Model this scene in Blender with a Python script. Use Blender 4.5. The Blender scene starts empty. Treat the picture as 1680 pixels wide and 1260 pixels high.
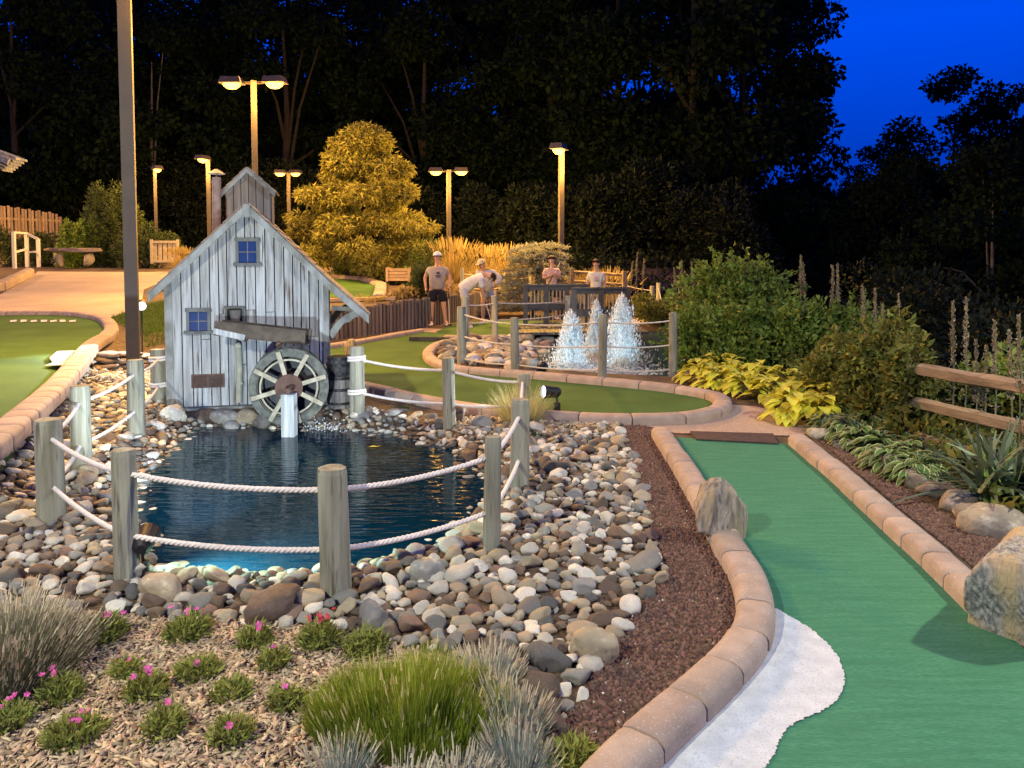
import bpy, bmesh, math, random
import numpy as np
from mathutils import Vector, Matrix, Euler, noise
from mathutils.geometry import delaunay_2d_cdt

SC = bpy.context.scene
COL = SC.collection
R = math.radians
random.seed(7)
rng = np.random.default_rng(7)

# ------------------------------------------------------------------ camera
F = 1269.0                                   # focal length in photo pixels (1680 wide)
PITCH = R(3.0); CYP = 426 + F * math.tan(PITCH)    # row of the optical axis: the lens is shifted down so that uprights stay upright
CAM = Vector((0, 0, 1.6))
cd = bpy.data.cameras.new('camera'); cam = bpy.data.objects.new('camera', cd); COL.objects.link(cam)
cam.location = CAM; cam.rotation_euler = (R(90) - PITCH, 0, 0)
cd.sensor_width = 36; cd.lens = F / 1680 * 36; cd.shift_y = (CYP - 630) / 1680; cd.clip_end = 2000; cd.clip_start = .05
SC.camera = cam

# ------------------------------------------------------------------ sky
w = bpy.data.worlds.new('World'); SC.world = w; w.use_nodes = True
nt = w.node_tree
bg = nt.nodes['Background']
tcw = nt.nodes.new('ShaderNodeTexCoord'); sep = nt.nodes.new('ShaderNodeSeparateXYZ'); rmp = nt.nodes.new('ShaderNodeValToRGB')
nt.links.new(tcw.outputs['Generated'], sep.inputs[0]); nt.links.new(sep.outputs[2], rmp.inputs[0]); nt.links.new(rmp.outputs[0], bg.inputs[0])
cr = rmp.color_ramp; cr.elements[0].position = 0.0; cr.elements[0].color = (.0, .016, .16, 1); cr.elements[1].position = 1.0; cr.elements[1].color = (.004, .05, .34, 1)
for ps, c_ in ((.10, (.0, .040, .48, 1)), (.26, (.0, .076, .86, 1)), (.42, (.002, .07, .62, 1))):
    e_ = cr.elements.new(ps); e_.color = c_
bg.inputs[1].default_value = .86

# ------------------------------------------------------------------ exposure
SC.view_settings.view_transform = 'Standard'; SC.view_settings.look = 'None'
SC.view_settings.exposure = 0.25; SC.view_settings.gamma = 1
SC.cycles.use_denoising = True
SC.cycles.max_bounces = 6; SC.cycles.transparent_max_bounces = 12
SC.cycles.sample_clamp_indirect = 4.0; SC.cycles.sample_clamp_direct = 4.0
SC.cycles.caustics_reflective = False; SC.cycles.caustics_refractive = False

# lamps of the course that stand behind the photographer
def point(name, loc, power, col, radius=.1, parent=None):
    l = bpy.data.lights.new(name, 'POINT'); l.energy = power; l.color = col; l.shadow_soft_size = radius
    o = bpy.data.objects.new(name, l); COL.objects.link(o); o.location = loc
    if parent: o.parent = parent
    return o
def spot(name, loc, target, power, col, cone=70, blend=.6, radius=.04, parent=None):
    l = bpy.data.lights.new(name, 'SPOT'); l.energy = power; l.color = col; l.shadow_soft_size = radius
    l.spot_size = R(cone); l.spot_blend = blend
    o = bpy.data.objects.new(name, l); COL.objects.link(o)
    o.rotation_euler = (Vector(target) - Vector(loc)).to_track_quat('-Z', 'Y').to_euler()
    o.location = loc
    if parent: o.location = Vector(loc) - ORG[parent.name]; o.parent = parent
    return o
point('course_lamp_light', (5.7, 3.4, 4.6), 1150, (1, .92, .64), .12)
point('course_lamp_light', (-4.0, -1.0, 5.0), 1900, (1, .92, .64), .12)
point('course_lamp_light', (-22, 27, 4.2), 2600, (1, .52, .10), .12)
SODIUM = (1.0, .52, .10)

# ------------------------------------------------------------------ pixel -> world
def ray(px, py):
    u = (px - 840) / F; v = (CYP - py) / F
    return Vector((u, math.cos(PITCH) + v * math.sin(PITCH), -math.sin(PITCH) + v * math.cos(PITCH)))
def Z(px, py, z=0.0):
    d = ray(px, py); t = (z - CAM.z) / d.z
    return CAM + d * t
def D(px, py, y):
    d = ray(px, py); return CAM + d * (y / d.y)

# ------------------------------------------------------------------ terrain
def seg_dist(X, Y, pts, closed=False):
    P = np.array(pts, float); n = len(P)
    best = np.full(X.shape, 1e9); side = np.zeros(X.shape); par = np.zeros(X.shape)
    rngk = range(n if closed else n - 1)
    for k in rngk:
        a = P[k]; b = P[(k + 1) % n]; ab = b - a
        t = ((X - a[0]) * ab[0] + (Y - a[1]) * ab[1]) / (ab @ ab)
        tc = np.clip(t, 0, 1)
        dx = X - a[0] - tc * ab[0]; dy = Y - a[1] - tc * ab[1]
        d = np.hypot(dx, dy); s = np.sign(ab[0] * (Y - a[1]) - ab[1] * (X - a[0]))
        m = d < best - 1e-9
        best = np.where(m, d, best); side = np.where(m, s, side); par = np.where(m, k + tc, par)
    return best, side, par
def inpoly(X, Y, pts):
    P = np.array(pts, float); n = len(P); r = np.zeros(X.shape, bool)
    for k in range(n):
        x1, y1 = P[k]; x2, y2 = P[(k + 1) % n]
        c = (y1 > Y) != (y2 > Y)
        with np.errstate(divide='ignore', invalid='ignore'):
            xi = (x2 - x1) * (Y - y1) / (y2 - y1) + x1
        r ^= c & (X < xi)
    return r
def sstep(t):
    t = np.clip(t, 0, 1); return t * t * (3 - 2 * t)
BOUND = [(-3.0, -6), (-2.95, 2), (-3.05, 4.7), (-3.6, 6.9), (-4.4, 8.9), (-5.0, 10.2), (-5.2, 12), (-4.6, 14), (-3.67, 15.7), (-2.67, 17.7), (-1.53, 20.3), (0, 22.8), (3, 25), (7, 27), (30, 30)]
BW = [.8, .8, .8, .9, 1.0, 1.2, 1.6, .8, .12, .12, .12, 1.5, 2, 2, 2]
WATER = -.12
def smooth_closed(pts, n=6):
    out = []; m = len(pts)
    for i in range(m):
        p0, p1, p2, p3 = [np.array(pts[(i + k - 1) % m], float) for k in range(4)]
        for j in range(n):
            t = j / n
            out.append(tuple(.5 * ((2 * p1) + (-p0 + p2) * t + (2 * p0 - 5 * p1 + 4 * p2 - p3) * t * t + (-p0 + 3 * p1 - 3 * p2 + p3) * t ** 3)))
    return out
def smooth_open(pts, n=6):
    pts = [np.array(p, float) for p in pts]; out = []
    q = [2 * pts[0] - pts[1]] + pts + [2 * pts[-1] - pts[-2]]
    for i in range(1, len(q) - 2):
        p0, p1, p2, p3 = q[i - 1:i + 3]
        for j in range(n):
            t = j / n
            out.append(.5 * ((2 * p1) + (-p0 + p2) * t + (2 * p0 - 5 * p1 + 4 * p2 - p3) * t * t + (-p0 + 3 * p1 - 3 * p2 + p3) * t ** 3))
    out.append(pts[-1]); return out
POND = [(338, 702), (480, 704), (600, 708), (690, 724), (760, 752), (800, 800), (770, 850), (710, 893), (640, 922), (560, 938), (480, 944), (400, 942), (320, 938), (262, 925), (236, 895), (226, 850), (232, 800), (262, 755), (298, 722)]
POND = smooth_closed([tuple(Z(x, y, WATER)[:2]) for x, y in POND], 4)
FPOND = [(870, 596), (900, 612), (960, 617), (1040, 622), (1110, 622), (1135, 600), (1128, 572), (1105, 552), (1060, 542), (1000, 542), (950, 549), (905, 560), (880, 576)]
FPOND = smooth_closed([tuple(Z(x, y, WATER)[:2]) for x, y in FPOND], 4)

def H(X, Y):
    X = np.asarray(X, float); Y = np.asarray(Y, float)
    d, s, p = seg_dist(X, Y, BOUND)
    sd = d * s
    k = np.clip(p.astype(int), 0, len(BW) - 2); W = np.array(BW); wd = W[k] + (W[k + 1] - W[k]) * (p - k)
    hi = .35 + .06 * np.clip(Y - 13.5, 0, 15.5)
    z = hi * sstep(sd / wd)
    drop = sstep((X - (4.3 + .06 * Y)) / 7.0) * 2.6
    z = z * (1 - sstep((X - 5 - .06 * Y) / 5)) - drop
    far = np.hypot(X, Y - 10)
    z = z + .25 * np.sin(X * .05 + 1) * np.cos(Y * .04) * np.clip((far - 40) / 40, 0, 3)
    for poly in (POND, FPOND):
        P = np.array(poly); mn = P.min(0) - 1; mxx = P.max(0) + 1
        m = (X > mn[0]) & (X < mxx[0]) & (Y > mn[1]) & (Y < mxx[1])
        if not m.any(): continue
        xs = X[m]; ys = Y[m]
        dd, _, _ = seg_dist(xs, ys, poly, True); ins = inpoly(xs, ys, poly)
        zb = z[m]
        out = (WATER - .03) + (zb - WATER + .03) * sstep((dd + .05) / .4)
        inn = WATER - .03 - .5 * sstep(dd / .9)
        z[m] = np.where(ins, inn, np.where(dd < .4, out, zb))
    return z
def hz(x, y):
    return float(H(np.array([x]), np.array([y]))[0])
def G(px, py):
    d = ray(px, py); ys = np.concatenate([np.arange(1.2, 14, .03), np.arange(14, 60, .08)])
    t = ys / d.y; xs = d.x * t; zs = CAM.z + d.z * t
    hh = H(xs, ys); k = np.nonzero(zs <= hh)[0]
    if len(k) == 0: k = [len(ys) - 1]
    i = k[0]; return Vector((xs[i], ys[i], hh[i]))

# ------------------------------------------------------------------ mesh building
ORG = {}
class MB:
    def __init__(s): s.v = []; s.f = []; s.m = []
    def add(s, vs, fs, mi=0):
        b = len(s.v); s.v.extend([tuple(v) for v in vs]); s.f.extend([tuple(b + i for i in f) for f in fs]); s.m.extend([mi] * len(fs))
        return s
    def box(s, c, size, rot=None, mi=0):
        x, y, z = [k / 2 for k in size]
        vs = [Vector((a * x, b * y, d * z)) for a in (-1, 1) for b in (-1, 1) for d in (-1, 1)]
        if rot is not None: vs = [rot @ v for v in vs]
        c = Vector(c)
        return s.add([c + v for v in vs], [(0, 1, 3, 2), (4, 6, 7, 5), (0, 4, 5, 1), (2, 3, 7, 6), (0, 2, 6, 4), (1, 5, 7, 3)], mi)
    def bar(s, a, b, wd, ht, up=(0, 0, 1), mi=0):
        a = Vector(a); b = Vector(b); d = (b - a); L = d.length; d.normalize()
        u = Vector(up); r = d.cross(u).normalized(); u = r.cross(d)
        rot = Matrix((r, d, u)).transposed()
        return s.box((a + b) / 2, (wd, L, ht), rot, mi)
    def tube(s, path, rad, n=8, cap=True, mi=0):
        path = [Vector(p) for p in path]; m = len(path)
        rads = rad if hasattr(rad, '__len__') else [rad] * m
        b = len(s.v); ref = None
        for i in range(m):
            d = (path[min(i + 1, m - 1)] - path[max(i - 1, 0)]).normalized()
            if ref is None: ref = d.orthogonal().normalized()
            ref = (ref - d * ref.dot(d)).normalized(); q = d.cross(ref)
            for k in range(n):
                a = 2 * math.pi * k / n
                s.v.append(tuple(path[i] + (ref * math.cos(a) + q * math.sin(a)) * rads[i]))
        nf = len(s.f)
        for i in range(m - 1):
            for k in range(n):
                k2 = (k + 1) % n
                s.f.append((b + i * n + k, b + i * n + k2, b + (i + 1) * n + k2, b + (i + 1) * n + k))
        if cap:
            s.f.append(tuple(b + k for k in reversed(range(n)))); s.f.append(tuple(b + (m - 1) * n + k for k in range(n)))
        s.m.extend([mi] * (len(s.f) - nf)); return s
    def lathe(s, c, prof, n=16, axis=None, mi=0):
        c = Vector(c); rot = Vector((0, 0, 1)).rotation_difference(Vector(axis)).to_matrix() if axis is not None else Matrix.Identity(3)
        b = len(s.v)
        for r, z in prof:
            for k in range(n):
                a = 2 * math.pi * k / n
                s.v.append(tuple(c + rot @ Vector((r * math.cos(a), r * math.sin(a), z))))
        nf = len(s.f)
        for i in range(len(prof) - 1):
            for k in range(n):
                k2 = (k + 1) % n
                s.f.append((b + i * n + k, b + i * n + k2, b + (i + 1) * n + k2, b + (i + 1) * n + k))
        s.f.append(tuple(b + k for k in reversed(range(n)))); s.f.append(tuple(b + (len(prof) - 1) * n + k for k in range(n)))
        s.m.extend([mi] * (len(s.f) - nf)); return s
    def prism(s, pts, a, b, fn, mi=0):
        """outline pts (2D) between offsets a and b; fn(u, v, w) -> 3D"""
        n = len(pts); vs = [fn(u, v, a) for u, v in pts] + [fn(u, v, b) for u, v in pts]
        fs = [tuple(reversed(range(n))), tuple(range(n, 2 * n))] + [(i, (i + 1) % n, n + (i + 1) % n, n + i) for i in range(n)]
        return s.add(vs, fs, mi)
    def np_add(s, V, Fc, mi=None):
        b = len(s.v); s.v.extend(map(tuple, V.tolist())); s.f.extend(map(tuple, (Fc + b).tolist()))
        s.m.extend([0] * len(Fc) if mi is None else (list(mi) if hasattr(mi, '__len__') else [mi] * len(Fc)))
        return s
    def build(s, name, mats, parent=None, smooth=False, loc=None, local=False, recalc=False):
        me = bpy.data.meshes.new(name)
        o0 = Vector((0, 0, 0)); rel = Vector((0, 0, 0))
        if not local:
            o0 = ORG[parent.name] if parent is not None else Vector(loc) if loc is not None else o0
        V = np.array(s.v, float).reshape(-1, 3) - np.array(o0)
        me.from_pydata(V.tolist(), [], s.f)
        mats = mats if isinstance(mats, (list, tuple)) else [mats]
        for m_ in mats: me.materials.append(m_)
        if len(mats) > 1: me.polygons.foreach_set('material_index', s.m)
        if smooth: me.polygons.foreach_set('use_smooth', [True] * len(me.polygons))
        if recalc:
            bm = bmesh.new(); bm.from_mesh(me); bmesh.ops.recalc_face_normals(bm, faces=bm.faces); bm.to_mesh(me); bm.free()
        me.update()
        o = bpy.data.objects.new(name, me); COL.objects.link(o)
        if parent is not None: o.parent = parent
        elif not local: o.location = o0
        ORG[o.name] = o0.copy()
        return o
def tag(o, label=None, cat=None, group=None, kind=None):
    if label: o['label'] = label
    if cat: o['category'] = cat
    if group: o['group'] = group
    if kind: o['kind'] = kind
    return o
def empty(name, loc, label, cat, group=None, rz=0):
    o = bpy.data.objects.new(name, None); COL.objects.link(o); o.location = loc; o.rotation_euler = (0, 0, rz); o.empty_display_size = .1
    ORG[o.name] = Vector(loc); return tag(o, label, cat, group)
def copy_tree(o, parent=None, loc=None, rz=None, label=None, scale=None):
    c = o.copy(); COL.objects.link(c)
    if parent is not None: c.parent = parent
    if loc is not None: c.location = loc; ORG[c.name] = Vector(loc)
    if rz is not None: c.rotation_euler = (0, 0, rz)
    if scale is not None: c.scale = scale if hasattr(scale, '__len__') else (scale,) * 3
    if label: c['label'] = label
    for ch in list(o.children): copy_tree(ch, c)
    return c

# ------------------------------------------------------------------ materials
def M(name, c1, c2=None, scale=6, stretch=(1, 1, 1), rough=.8, bump=0, bscale=None, isl=0, objr=0, spec=.3, lo=.35, hi=.65, c3=None, scale3=40, lo3=.55, hi3=.7, detail=5, metal=0, trans=0, emit=None, es=0, bstretch=None):
    m = bpy.data.materials.new(name); m.use_nodes = True; t = m.node_tree; N = t.nodes; L = t.links
    b = N['Principled BSDF']; b.inputs['Roughness'].default_value = rough; b.inputs['Specular IOR Level'].default_value = spec; b.inputs['Metallic'].default_value = metal
    b.inputs['Base Color'].default_value = (*c1, 1)
    tc = N.new('ShaderNodeTexCoord'); mp = N.new('ShaderNodeMapping'); mp.inputs['Scale'].default_value = stretch
    L.new(tc.outputs['Object'], mp.inputs[0]); out = None
    rnd = None
    if isl or objr:
        g = N.new('ShaderNodeNewGeometry'); oi = N.new('ShaderNodeObjectInfo')
        ad = N.new('ShaderNodeMath'); ad.operation = 'ADD'; L.new(g.outputs['Random Per Island'], ad.inputs[0]); L.new(oi.outputs['Random'], ad.inputs[1])
        fr = N.new('ShaderNodeMath'); fr.operation = 'FRACT'; L.new(ad.outputs[0], fr.inputs[0]); rnd = fr.outputs[0]
        # shift the pattern per piece
        cmb = N.new('ShaderNodeVectorMath'); cmb.operation = 'SCALE'; cmb.inputs[0].default_value = (37, 91, 53); L.new(rnd, cmb.inputs['Scale'])
        av = N.new('ShaderNodeVectorMath'); L.new(mp.outputs[0], av.inputs[0]); L.new(cmb.outputs[0], av.inputs[1]); vec = av.outputs[0]
    else: vec = mp.outputs[0]
    if c2 is not None:
        n = N.new('ShaderNodeTexNoise'); n.inputs['Scale'].default_value = scale; n.inputs['Detail'].default_value = detail; L.new(vec, n.inputs['Vector'])
        r = N.new('ShaderNodeValToRGB'); r.color_ramp.elements[0].position = lo; r.color_ramp.elements[0].color = (*c1, 1)
        r.color_ramp.elements[1].position = hi; r.color_ramp.elements[1].color = (*c2, 1); L.new(n.outputs[0], r.inputs[0]); out = r.outputs[0]
        if c3 is not None:
            n3 = N.new('ShaderNodeTexNoise'); n3.inputs['Scale'].default_value = scale3; n3.inputs['Detail'].default_value = 3; L.new(vec, n3.inputs['Vector'])
            mr = N.new('ShaderNodeMapRange'); mr.inputs[1].default_value = lo3; mr.inputs[2].default_value = hi3; L.new(n3.outputs[0], mr.inputs[0])
            mxn = N.new('ShaderNodeMix'); mxn.data_type = 'RGBA'; L.new(mr.outputs[0], mxn.inputs[0]); L.new(out, mxn.inputs[6]); mxn.inputs[7].default_value = (*c3, 1); out = mxn.outputs[2]
    if rnd is not None:
        hs = N.new('ShaderNodeHueSaturation'); amt = max(isl, objr)
        mv = N.new('ShaderNodeMapRange'); mv.inputs[3].default_value = 1 - amt; mv.inputs[4].default_value = 1 + amt; L.new(rnd, mv.inputs[0]); L.new(mv.outputs[0], hs.inputs['Value'])
        ml = N.new('ShaderNodeMath'); ml.operation = 'MULTIPLY'; ml.inputs[1].default_value = 17.31; L.new(rnd, ml.inputs[0]); f2 = N.new('ShaderNodeMath'); f2.operation = 'FRACT'; L.new(ml.outputs[0], f2.inputs[0])
        mh = N.new('ShaderNodeMapRange'); mh.inputs[3].default_value = .5 - amt * .05; mh.inputs[4].default_value = .5 + amt * .05; L.new(f2.outputs[0], mh.inputs[0]); L.new(mh.outputs[0], hs.inputs['Hue'])
        if out is None: hs.inputs['Color'].default_value = (*c1, 1)
        else: L.new(out, hs.inputs['Color'])
        out = hs.outputs[0]
    if out is not None: L.new(out, b.inputs['Base Color'])
    if bump:
        nb = N.new('ShaderNodeTexNoise'); nb.inputs['Scale'].default_value = bscale or scale * 3; nb.inputs['Detail'].default_value = 6
        if bstretch:
            m2 = N.new('ShaderNodeMapping'); m2.inputs['Scale'].default_value = bstretch; L.new(tc.outputs['Object'], m2.inputs[0]); L.new(m2.outputs[0], nb.inputs['Vector'])
        else: L.new(vec, nb.inputs['Vector'])
        bp = N.new('ShaderNodeBump'); bp.inputs['Strength'].default_value = bump; bp.inputs['Distance'].default_value = .02
        L.new(nb.outputs[0], bp.inputs['Height']); L.new(bp.outputs[0], b.inputs['Normal'])
    if trans:
        tl = N.new('ShaderNodeBsdfTranslucent'); ms = N.new('ShaderNodeMixShader'); ms.inputs[0].default_value = trans
        if out is not None: L.new(out, tl.inputs[0])
        else: tl.inputs[0].default_value = (*c1, 1)
        L.new(b.outputs[0], ms.inputs[1]); L.new(tl.outputs[0], ms.inputs[2]); L.new(ms.outputs[0], N['Material Output'].inputs[0])
    if emit: b.inputs['Emission Color'].default_value = (*emit, 1); b.inputs['Emission Strength'].default_value = es
    return m

m_soil = M('soil', (.06, .04, .028), (.12, .08, .05), 14, bump=.6, bscale=60, c3=(.2, .15, .09), scale3=70)
m_bedsoil = M('bed_soil', (.10, .07, .045), (.22, .16, .10), 30, bump=.8, bscale=90, c3=(.3, .24, .16), scale3=90)
m_chip = M('wood_chip', (.36, .27, .175), (.50, .405, .28), 20, isl=.55, rough=.9)
m_lava = M('lava_gravel', (.105, .062, .05), (.16, .098, .08), 30, isl=.45, rough=.95)
m_lavabase = M('lava_base', (.07, .042, .034), (.12, .075, .06), 60, bump=1, bscale=120)
m_pathc = M('concrete_path', (.40, .32, .25), (.48, .39, .31), 1.2, rough=.9, bump=.12, bscale=90, c3=(.30, .23, .17), scale3=60, lo3=.5, hi3=.75)
m_aggr = M('aggregate_path', (.36, .26, .19), (.48, .36, .27), 45, rough=.9, bump=.35, bscale=110, c3=(.6, .5, .4), scale3=110, lo3=.6)
m_green2 = M('olive_turf', (.060, .125, .034), (.080, .160, .045), 1.5, rough=.95, spec=.1, bump=.3, bscale=200, c3=(.05, .10, .03), scale3=120, lo3=.5, hi3=.75)
m_green = M('green_turf', (.066, .205, .125), (.086, .26, .160), 16, (.25, 2.2, 1), rough=.95, spec=.1, bump=.3, bscale=260, c3=(.036, .185, .098), scale3=150, lo3=.42, hi3=.68)
m_white = M('white_turf', (.56, .60, .64), (.68, .72, .76), 14, rough=.95, spec=.1, bump=.4, bscale=240, c3=(.44, .47, .51), scale3=150)
m_brick = M('border_brick', (.33, .255, .205), (.41, .325, .27), 9, isl=.12, rough=.85, bump=.25, bscale=120, c3=(.52, .44, .38), scale3=130, lo3=.6)
m_mortar = M('mortar', (.10, .07, .055), (.15, .11, .09), 20, rough=.95)
m_post = M('weathered_post', (.36, .37, .30), (.19, .19, .145), 9, (1.6, 1.6, .16), objr=.1, rough=.85, bump=.5, bscale=30, bstretch=(2, 2, .12), c3=(.12, .11, .08), scale3=22, lo3=.58, hi3=.7)
m_rope = M('rope', (.72, .68, .64), (.80, .76, .72), 30, rough=.9)
m_mill = M('mill_plank', (.45, .49, .525), (.26, .28, .29), 9, (2.6, 2.6, .16), isl=.15, rough=.85, bump=.45, bscale=30, bstretch=(3, 3, .15), c3=(.11, .09, .07), scale3=15, lo3=.57, hi3=.72)
m_trim = M('mill_trim', (.30, .33, .33), (.17, .18, .17), 9, (1, 1, .6), rough=.85, bump=.3, bscale=40)
m_trimwin = M('window_trim', (.15, .165, .165), (.09, .095, .09), 9, (1, 1, .6), rough=.85, bump=.3, bscale=40)
m_trimdark = M('dark_trim', (.13, .13, .12), (.20, .20, .18), 9, rough=.85, bump=.3, bscale=40)
m_cup = M('cupola_plank', (.28, .27, .26), (.17, .16, .155), 9, (2, 2, .15), isl=.18, rough=.85, bump=.3)
m_roof = M('roof_board', (.21, .17, .14), (.28, .23, .19), 7, (1, .3, 1), isl=.15, rough=.85, bump=.3)
m_pane = M('window_pane', (.008, .028, .12), (.012, .04, .17), 6, rough=.2, spec=.5)
m_dark = M('dark_opening', (.01, .01, .01))
m_vent = M('vent_metal', (.085, .055, .05), (.05, .035, .03), 20, rough=.7)
m_rust = M('rusty_iron', (.13, .08, .065), (.09, .055, .045), 14, rough=.8, bump=.2)
m_wheel = M('wheel_wood', (.15, .165, .15), (.07, .08, .07), 16, rough=.8, bump=.3)
m_spoke = M('wheel_spoke', (.44, .42, .33), (.28, .27, .21), 14, rough=.8)
m_whitewood = M('white_post', (.56, .62, .64), (.30, .34, .36), 14, (2, 2, .12), rough=.8, bump=.3)
m_flume = M('flume_wood', (.13, .11, .085), (.07, .06, .05), 9, (1, 1, 1), rough=.8, bump=.3)
m_bamboo = M('downpipe', (.40, .42, .34), (.30, .31, .24), 9, rough=.7)
m_barrel = M('barrel_wood', (.20, .19, .18), (.11, .10, .095), 9, (2, 2, .2), isl=.2, rough=.85, bump=.3)
m_iron = M('black_iron', (.02, .02, .022), rough=.5)
m_pole = M('lamp_pole_brown', (.055, .042, .036), (.07, .052, .042), 5, rough=.5, spec=.4)
m_bark = M('bark', (.028, .024, .02), (.018, .015, .012), 8, (1, 1, .25), rough=.95, bump=.5)
m_palebark = M('pale_bark', (.12, .11, .10), (.08, .075, .065), 8, (1, 1, .25), rough=.95)
m_log = M('palisade_log', (.20, .17, .13), (.12, .10, .08), 9, (2, 2, .15), objr=.3, rough=.9, bump=.4)
m_rail = M('split_rail', (.29, .225, .155), (.17, .13, .09), 8, (1.5, .3, 1.5), objr=.12, rough=.9, bump=.6, bscale=25)
m_board = M('fence_board', (.45, .33, .20), (.36, .25, .14), 6, isl=.15, rough=.85)
m_bridge = M('bridge_timber', (.035, .038, .045), (.055, .055, .06), 10, isl=.2, rough=.6)
m_balus = M('baluster_wood', (.32, .26, .17), (.25, .2, .13), 10, rough=.8)
m_palewood = M('pale_wood', (.42, .38, .30), (.34, .30, .23), 12, rough=.8)
m_whitepaint = M('white_paint', (.72, .70, .64), (.62, .60, .54), 12, rough=.6)
m_boulder = M('boulder_rock', (.42, .38, .31), (.19, .17, .145), 26, (1.6, 1.6, .35), rough=.9, bump=1, bscale=45, c3=(.44, .36, .22), scale3=9, lo3=.48, hi3=.66, lo=.40, hi=.58)
m_boulder2 = M('boulder_grey', (.46, .44, .39), (.23, .22, .20), 42, (1.5, 1.5, .4), rough=.9, bump=1, bscale=40, c3=(.50, .39, .22), scale3=3.2, lo3=.42, hi3=.55, lo=.40, hi=.58)  # gold noise patches stand in for warm lamplight on the rock
m_edge = M('edging_stone', (.34, .29, .21), (.22, .19, .15), 8, objr=.2, rough=.9, bump=.7, bscale=30, c3=(.45, .40, .32), scale3=14)
m_slate = M('slate', (.12, .10, .085), (.20, .16, .13), 8, isl=.35, rough=.85, bump=.4)
TONES = {'pale': ((.62, .60, .53), (.46, .44, .37)), 'tan': ((.38, .325, .23), (.28, .235, .165)), 'grey': ((.26, .26, .24), (.19, .19, .175)),
         'brown': ((.10, .074, .055), (.16, .12, .088)), 'reddish': ((.22, .15, .11), (.16, .115, .085)), 'dark grey': ((.10, .10, .095), (.15, .15, .14))}
m_stone = {k: M('stone_' + k.replace(' ', '_'), a, b, 14, isl=.25, rough=.75, spec=.35, bump=.35, bscale=45, c3=tuple(min(1, x * 1.5) for x in a), scale3=26, lo3=.58, hi3=.75) for k, (a, b) in TONES.items()}
m_pondbed = M('pond_bed', (.04, .12, .11), (.09, .22, .20), 7, rough=.95, bump=.6)
def leafm(name, c, c2, amt=.35, tr=.3, rough=.6, spec=.2): return M(name, c, c2, 2.5, isl=amt, rough=rough, spec=spec, trans=tr)
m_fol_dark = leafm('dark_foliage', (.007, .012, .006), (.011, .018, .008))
m_fol_bush = leafm('bush_foliage', (.13, .20, .03), (.17, .25, .045), .4, .25, .45, .3)
m_fol_gold = leafm('cypress_foliage', (.17, .16, .036), (.22, .205, .052), .3)
m_fol_conifer = leafm('conifer_foliage', (.05, .075, .03), (.07, .095, .035), .3)
m_fol_dwarf = leafm('dwarf_spruce', (.10, .14, .03), (.14, .18, .05), .25)
m_fol_blue = leafm('blue_spruce', (.21, .22, .18), (.27, .28, .23), .25)
m_fol_vine = leafm('vine_foliage', (.11, .15, .03), (.18, .17, .04), .5)
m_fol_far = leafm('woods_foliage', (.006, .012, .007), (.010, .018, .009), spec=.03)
m_hosta = leafm('yellow_hosta', (.60, .60, .05), (.68, .66, .08), .22, .25, .45, .35)
m_hostag = leafm('hosta_green', (.08, .17, .045), (.12, .22, .06), .3, .25, .45, .35)
m_hostac = leafm('hosta_cream', (.46, .48, .22), (.54, .55, .30), .2, .25, .45, .35)
m_yucca = leafm('yucca_leaf', (.10, .145, .085), (.15, .19, .11), .4, .15, .5, .3)
m_yuccab = leafm('yucca_bright', (.18, .30, .07), (.22, .36, .1), .2, .2)
m_lav = leafm('lavender_leaf', (.15, .165, .10), (.21, .22, .15), .35, .2)
m_lavs = leafm('silver_leaf', (.30, .36, .32), (.38, .44, .40), .25, .2)
m_lavt = leafm('dry_tip', (.44, .41, .30), (.54, .50, .38), .3, .2)
m_grassg = leafm('lush_grass', (.22, .30, .03), (.32, .40, .06), .35, .35)
m_lawn = leafm('lawn_grass', (.07, .13, .02), (.10, .17, .03), .35, .3)
m_dry = leafm('ornamental_grass', (.36, .27, .09), (.46, .36, .15), .3, .3)
m_palegrass = leafm('pale_grass', (.52, .50, .22), (.62, .58, .30), .2, .3)
m_dian = leafm('dianthus_leaf', (.22, .26, .06), (.30, .34, .09), .35, .25)
m_pink = M('pink_petal', (.55, .06, .28), (.65, .14, .40), 30, isl=.3)
m_red = M('red_petal', (.42, .02, .05), (.5, .04, .08), 30, isl=.3)
m_moss = leafm('moss', (.05, .10, .02), (.08, .13, .03))
m_stalk = leafm('seed_stalk', (.24, .21, .13), (.30, .27, .18), .25, .2)
m_skin = M('skin', (.48, .27, .19), (.54, .31, .22), 12, rough=.6)
m_lens_w = M('warm_lens', (.9, .8, .6), emit=(1, .52, .06), es=5)
m_lens_c = M('white_lens', (.9, .9, .9), emit=(.92, .97, 1), es=30)
def cloth(n, c): return M(n, c, tuple(x * .85 for x in c), 14, rough=.9, bump=.2, bscale=25)

# ------------------------------------------------------------------ ground
def grid_axis(a, b, step, ext, grow=1.25):
    xs = list(np.arange(a, b + 1e-6, step)); s = step
    while xs[-1] < ext: s *= grow; xs.append(xs[-1] + s)
    s = step
    while xs[0] > -ext: s *= grow; xs.insert(0, xs[0] - s)
    return np.array(xs)
gx = grid_axis(-9, 5.5, .1, 400); gy = grid_axis(1, 23, .1, 420)
XX, YY = np.meshgrid(gx, gy); ZZ = H(XX, YY)
nx, ny = len(gx), len(gy)
idx = np.arange(nx * ny).reshape(ny, nx)
b = MB(); b.np_add(np.stack([XX.ravel(), YY.ravel(), ZZ.ravel()], 1), np.stack([idx[:-1, :-1].ravel(), idx[:-1, 1:].ravel(), idx[1:, 1:].ravel(), idx[1:, :-1].ravel()], 1))
tag(b.build('ground', m_soil, smooth=True), 'dark soil under the planting beds and woods', kind='structure')

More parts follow.
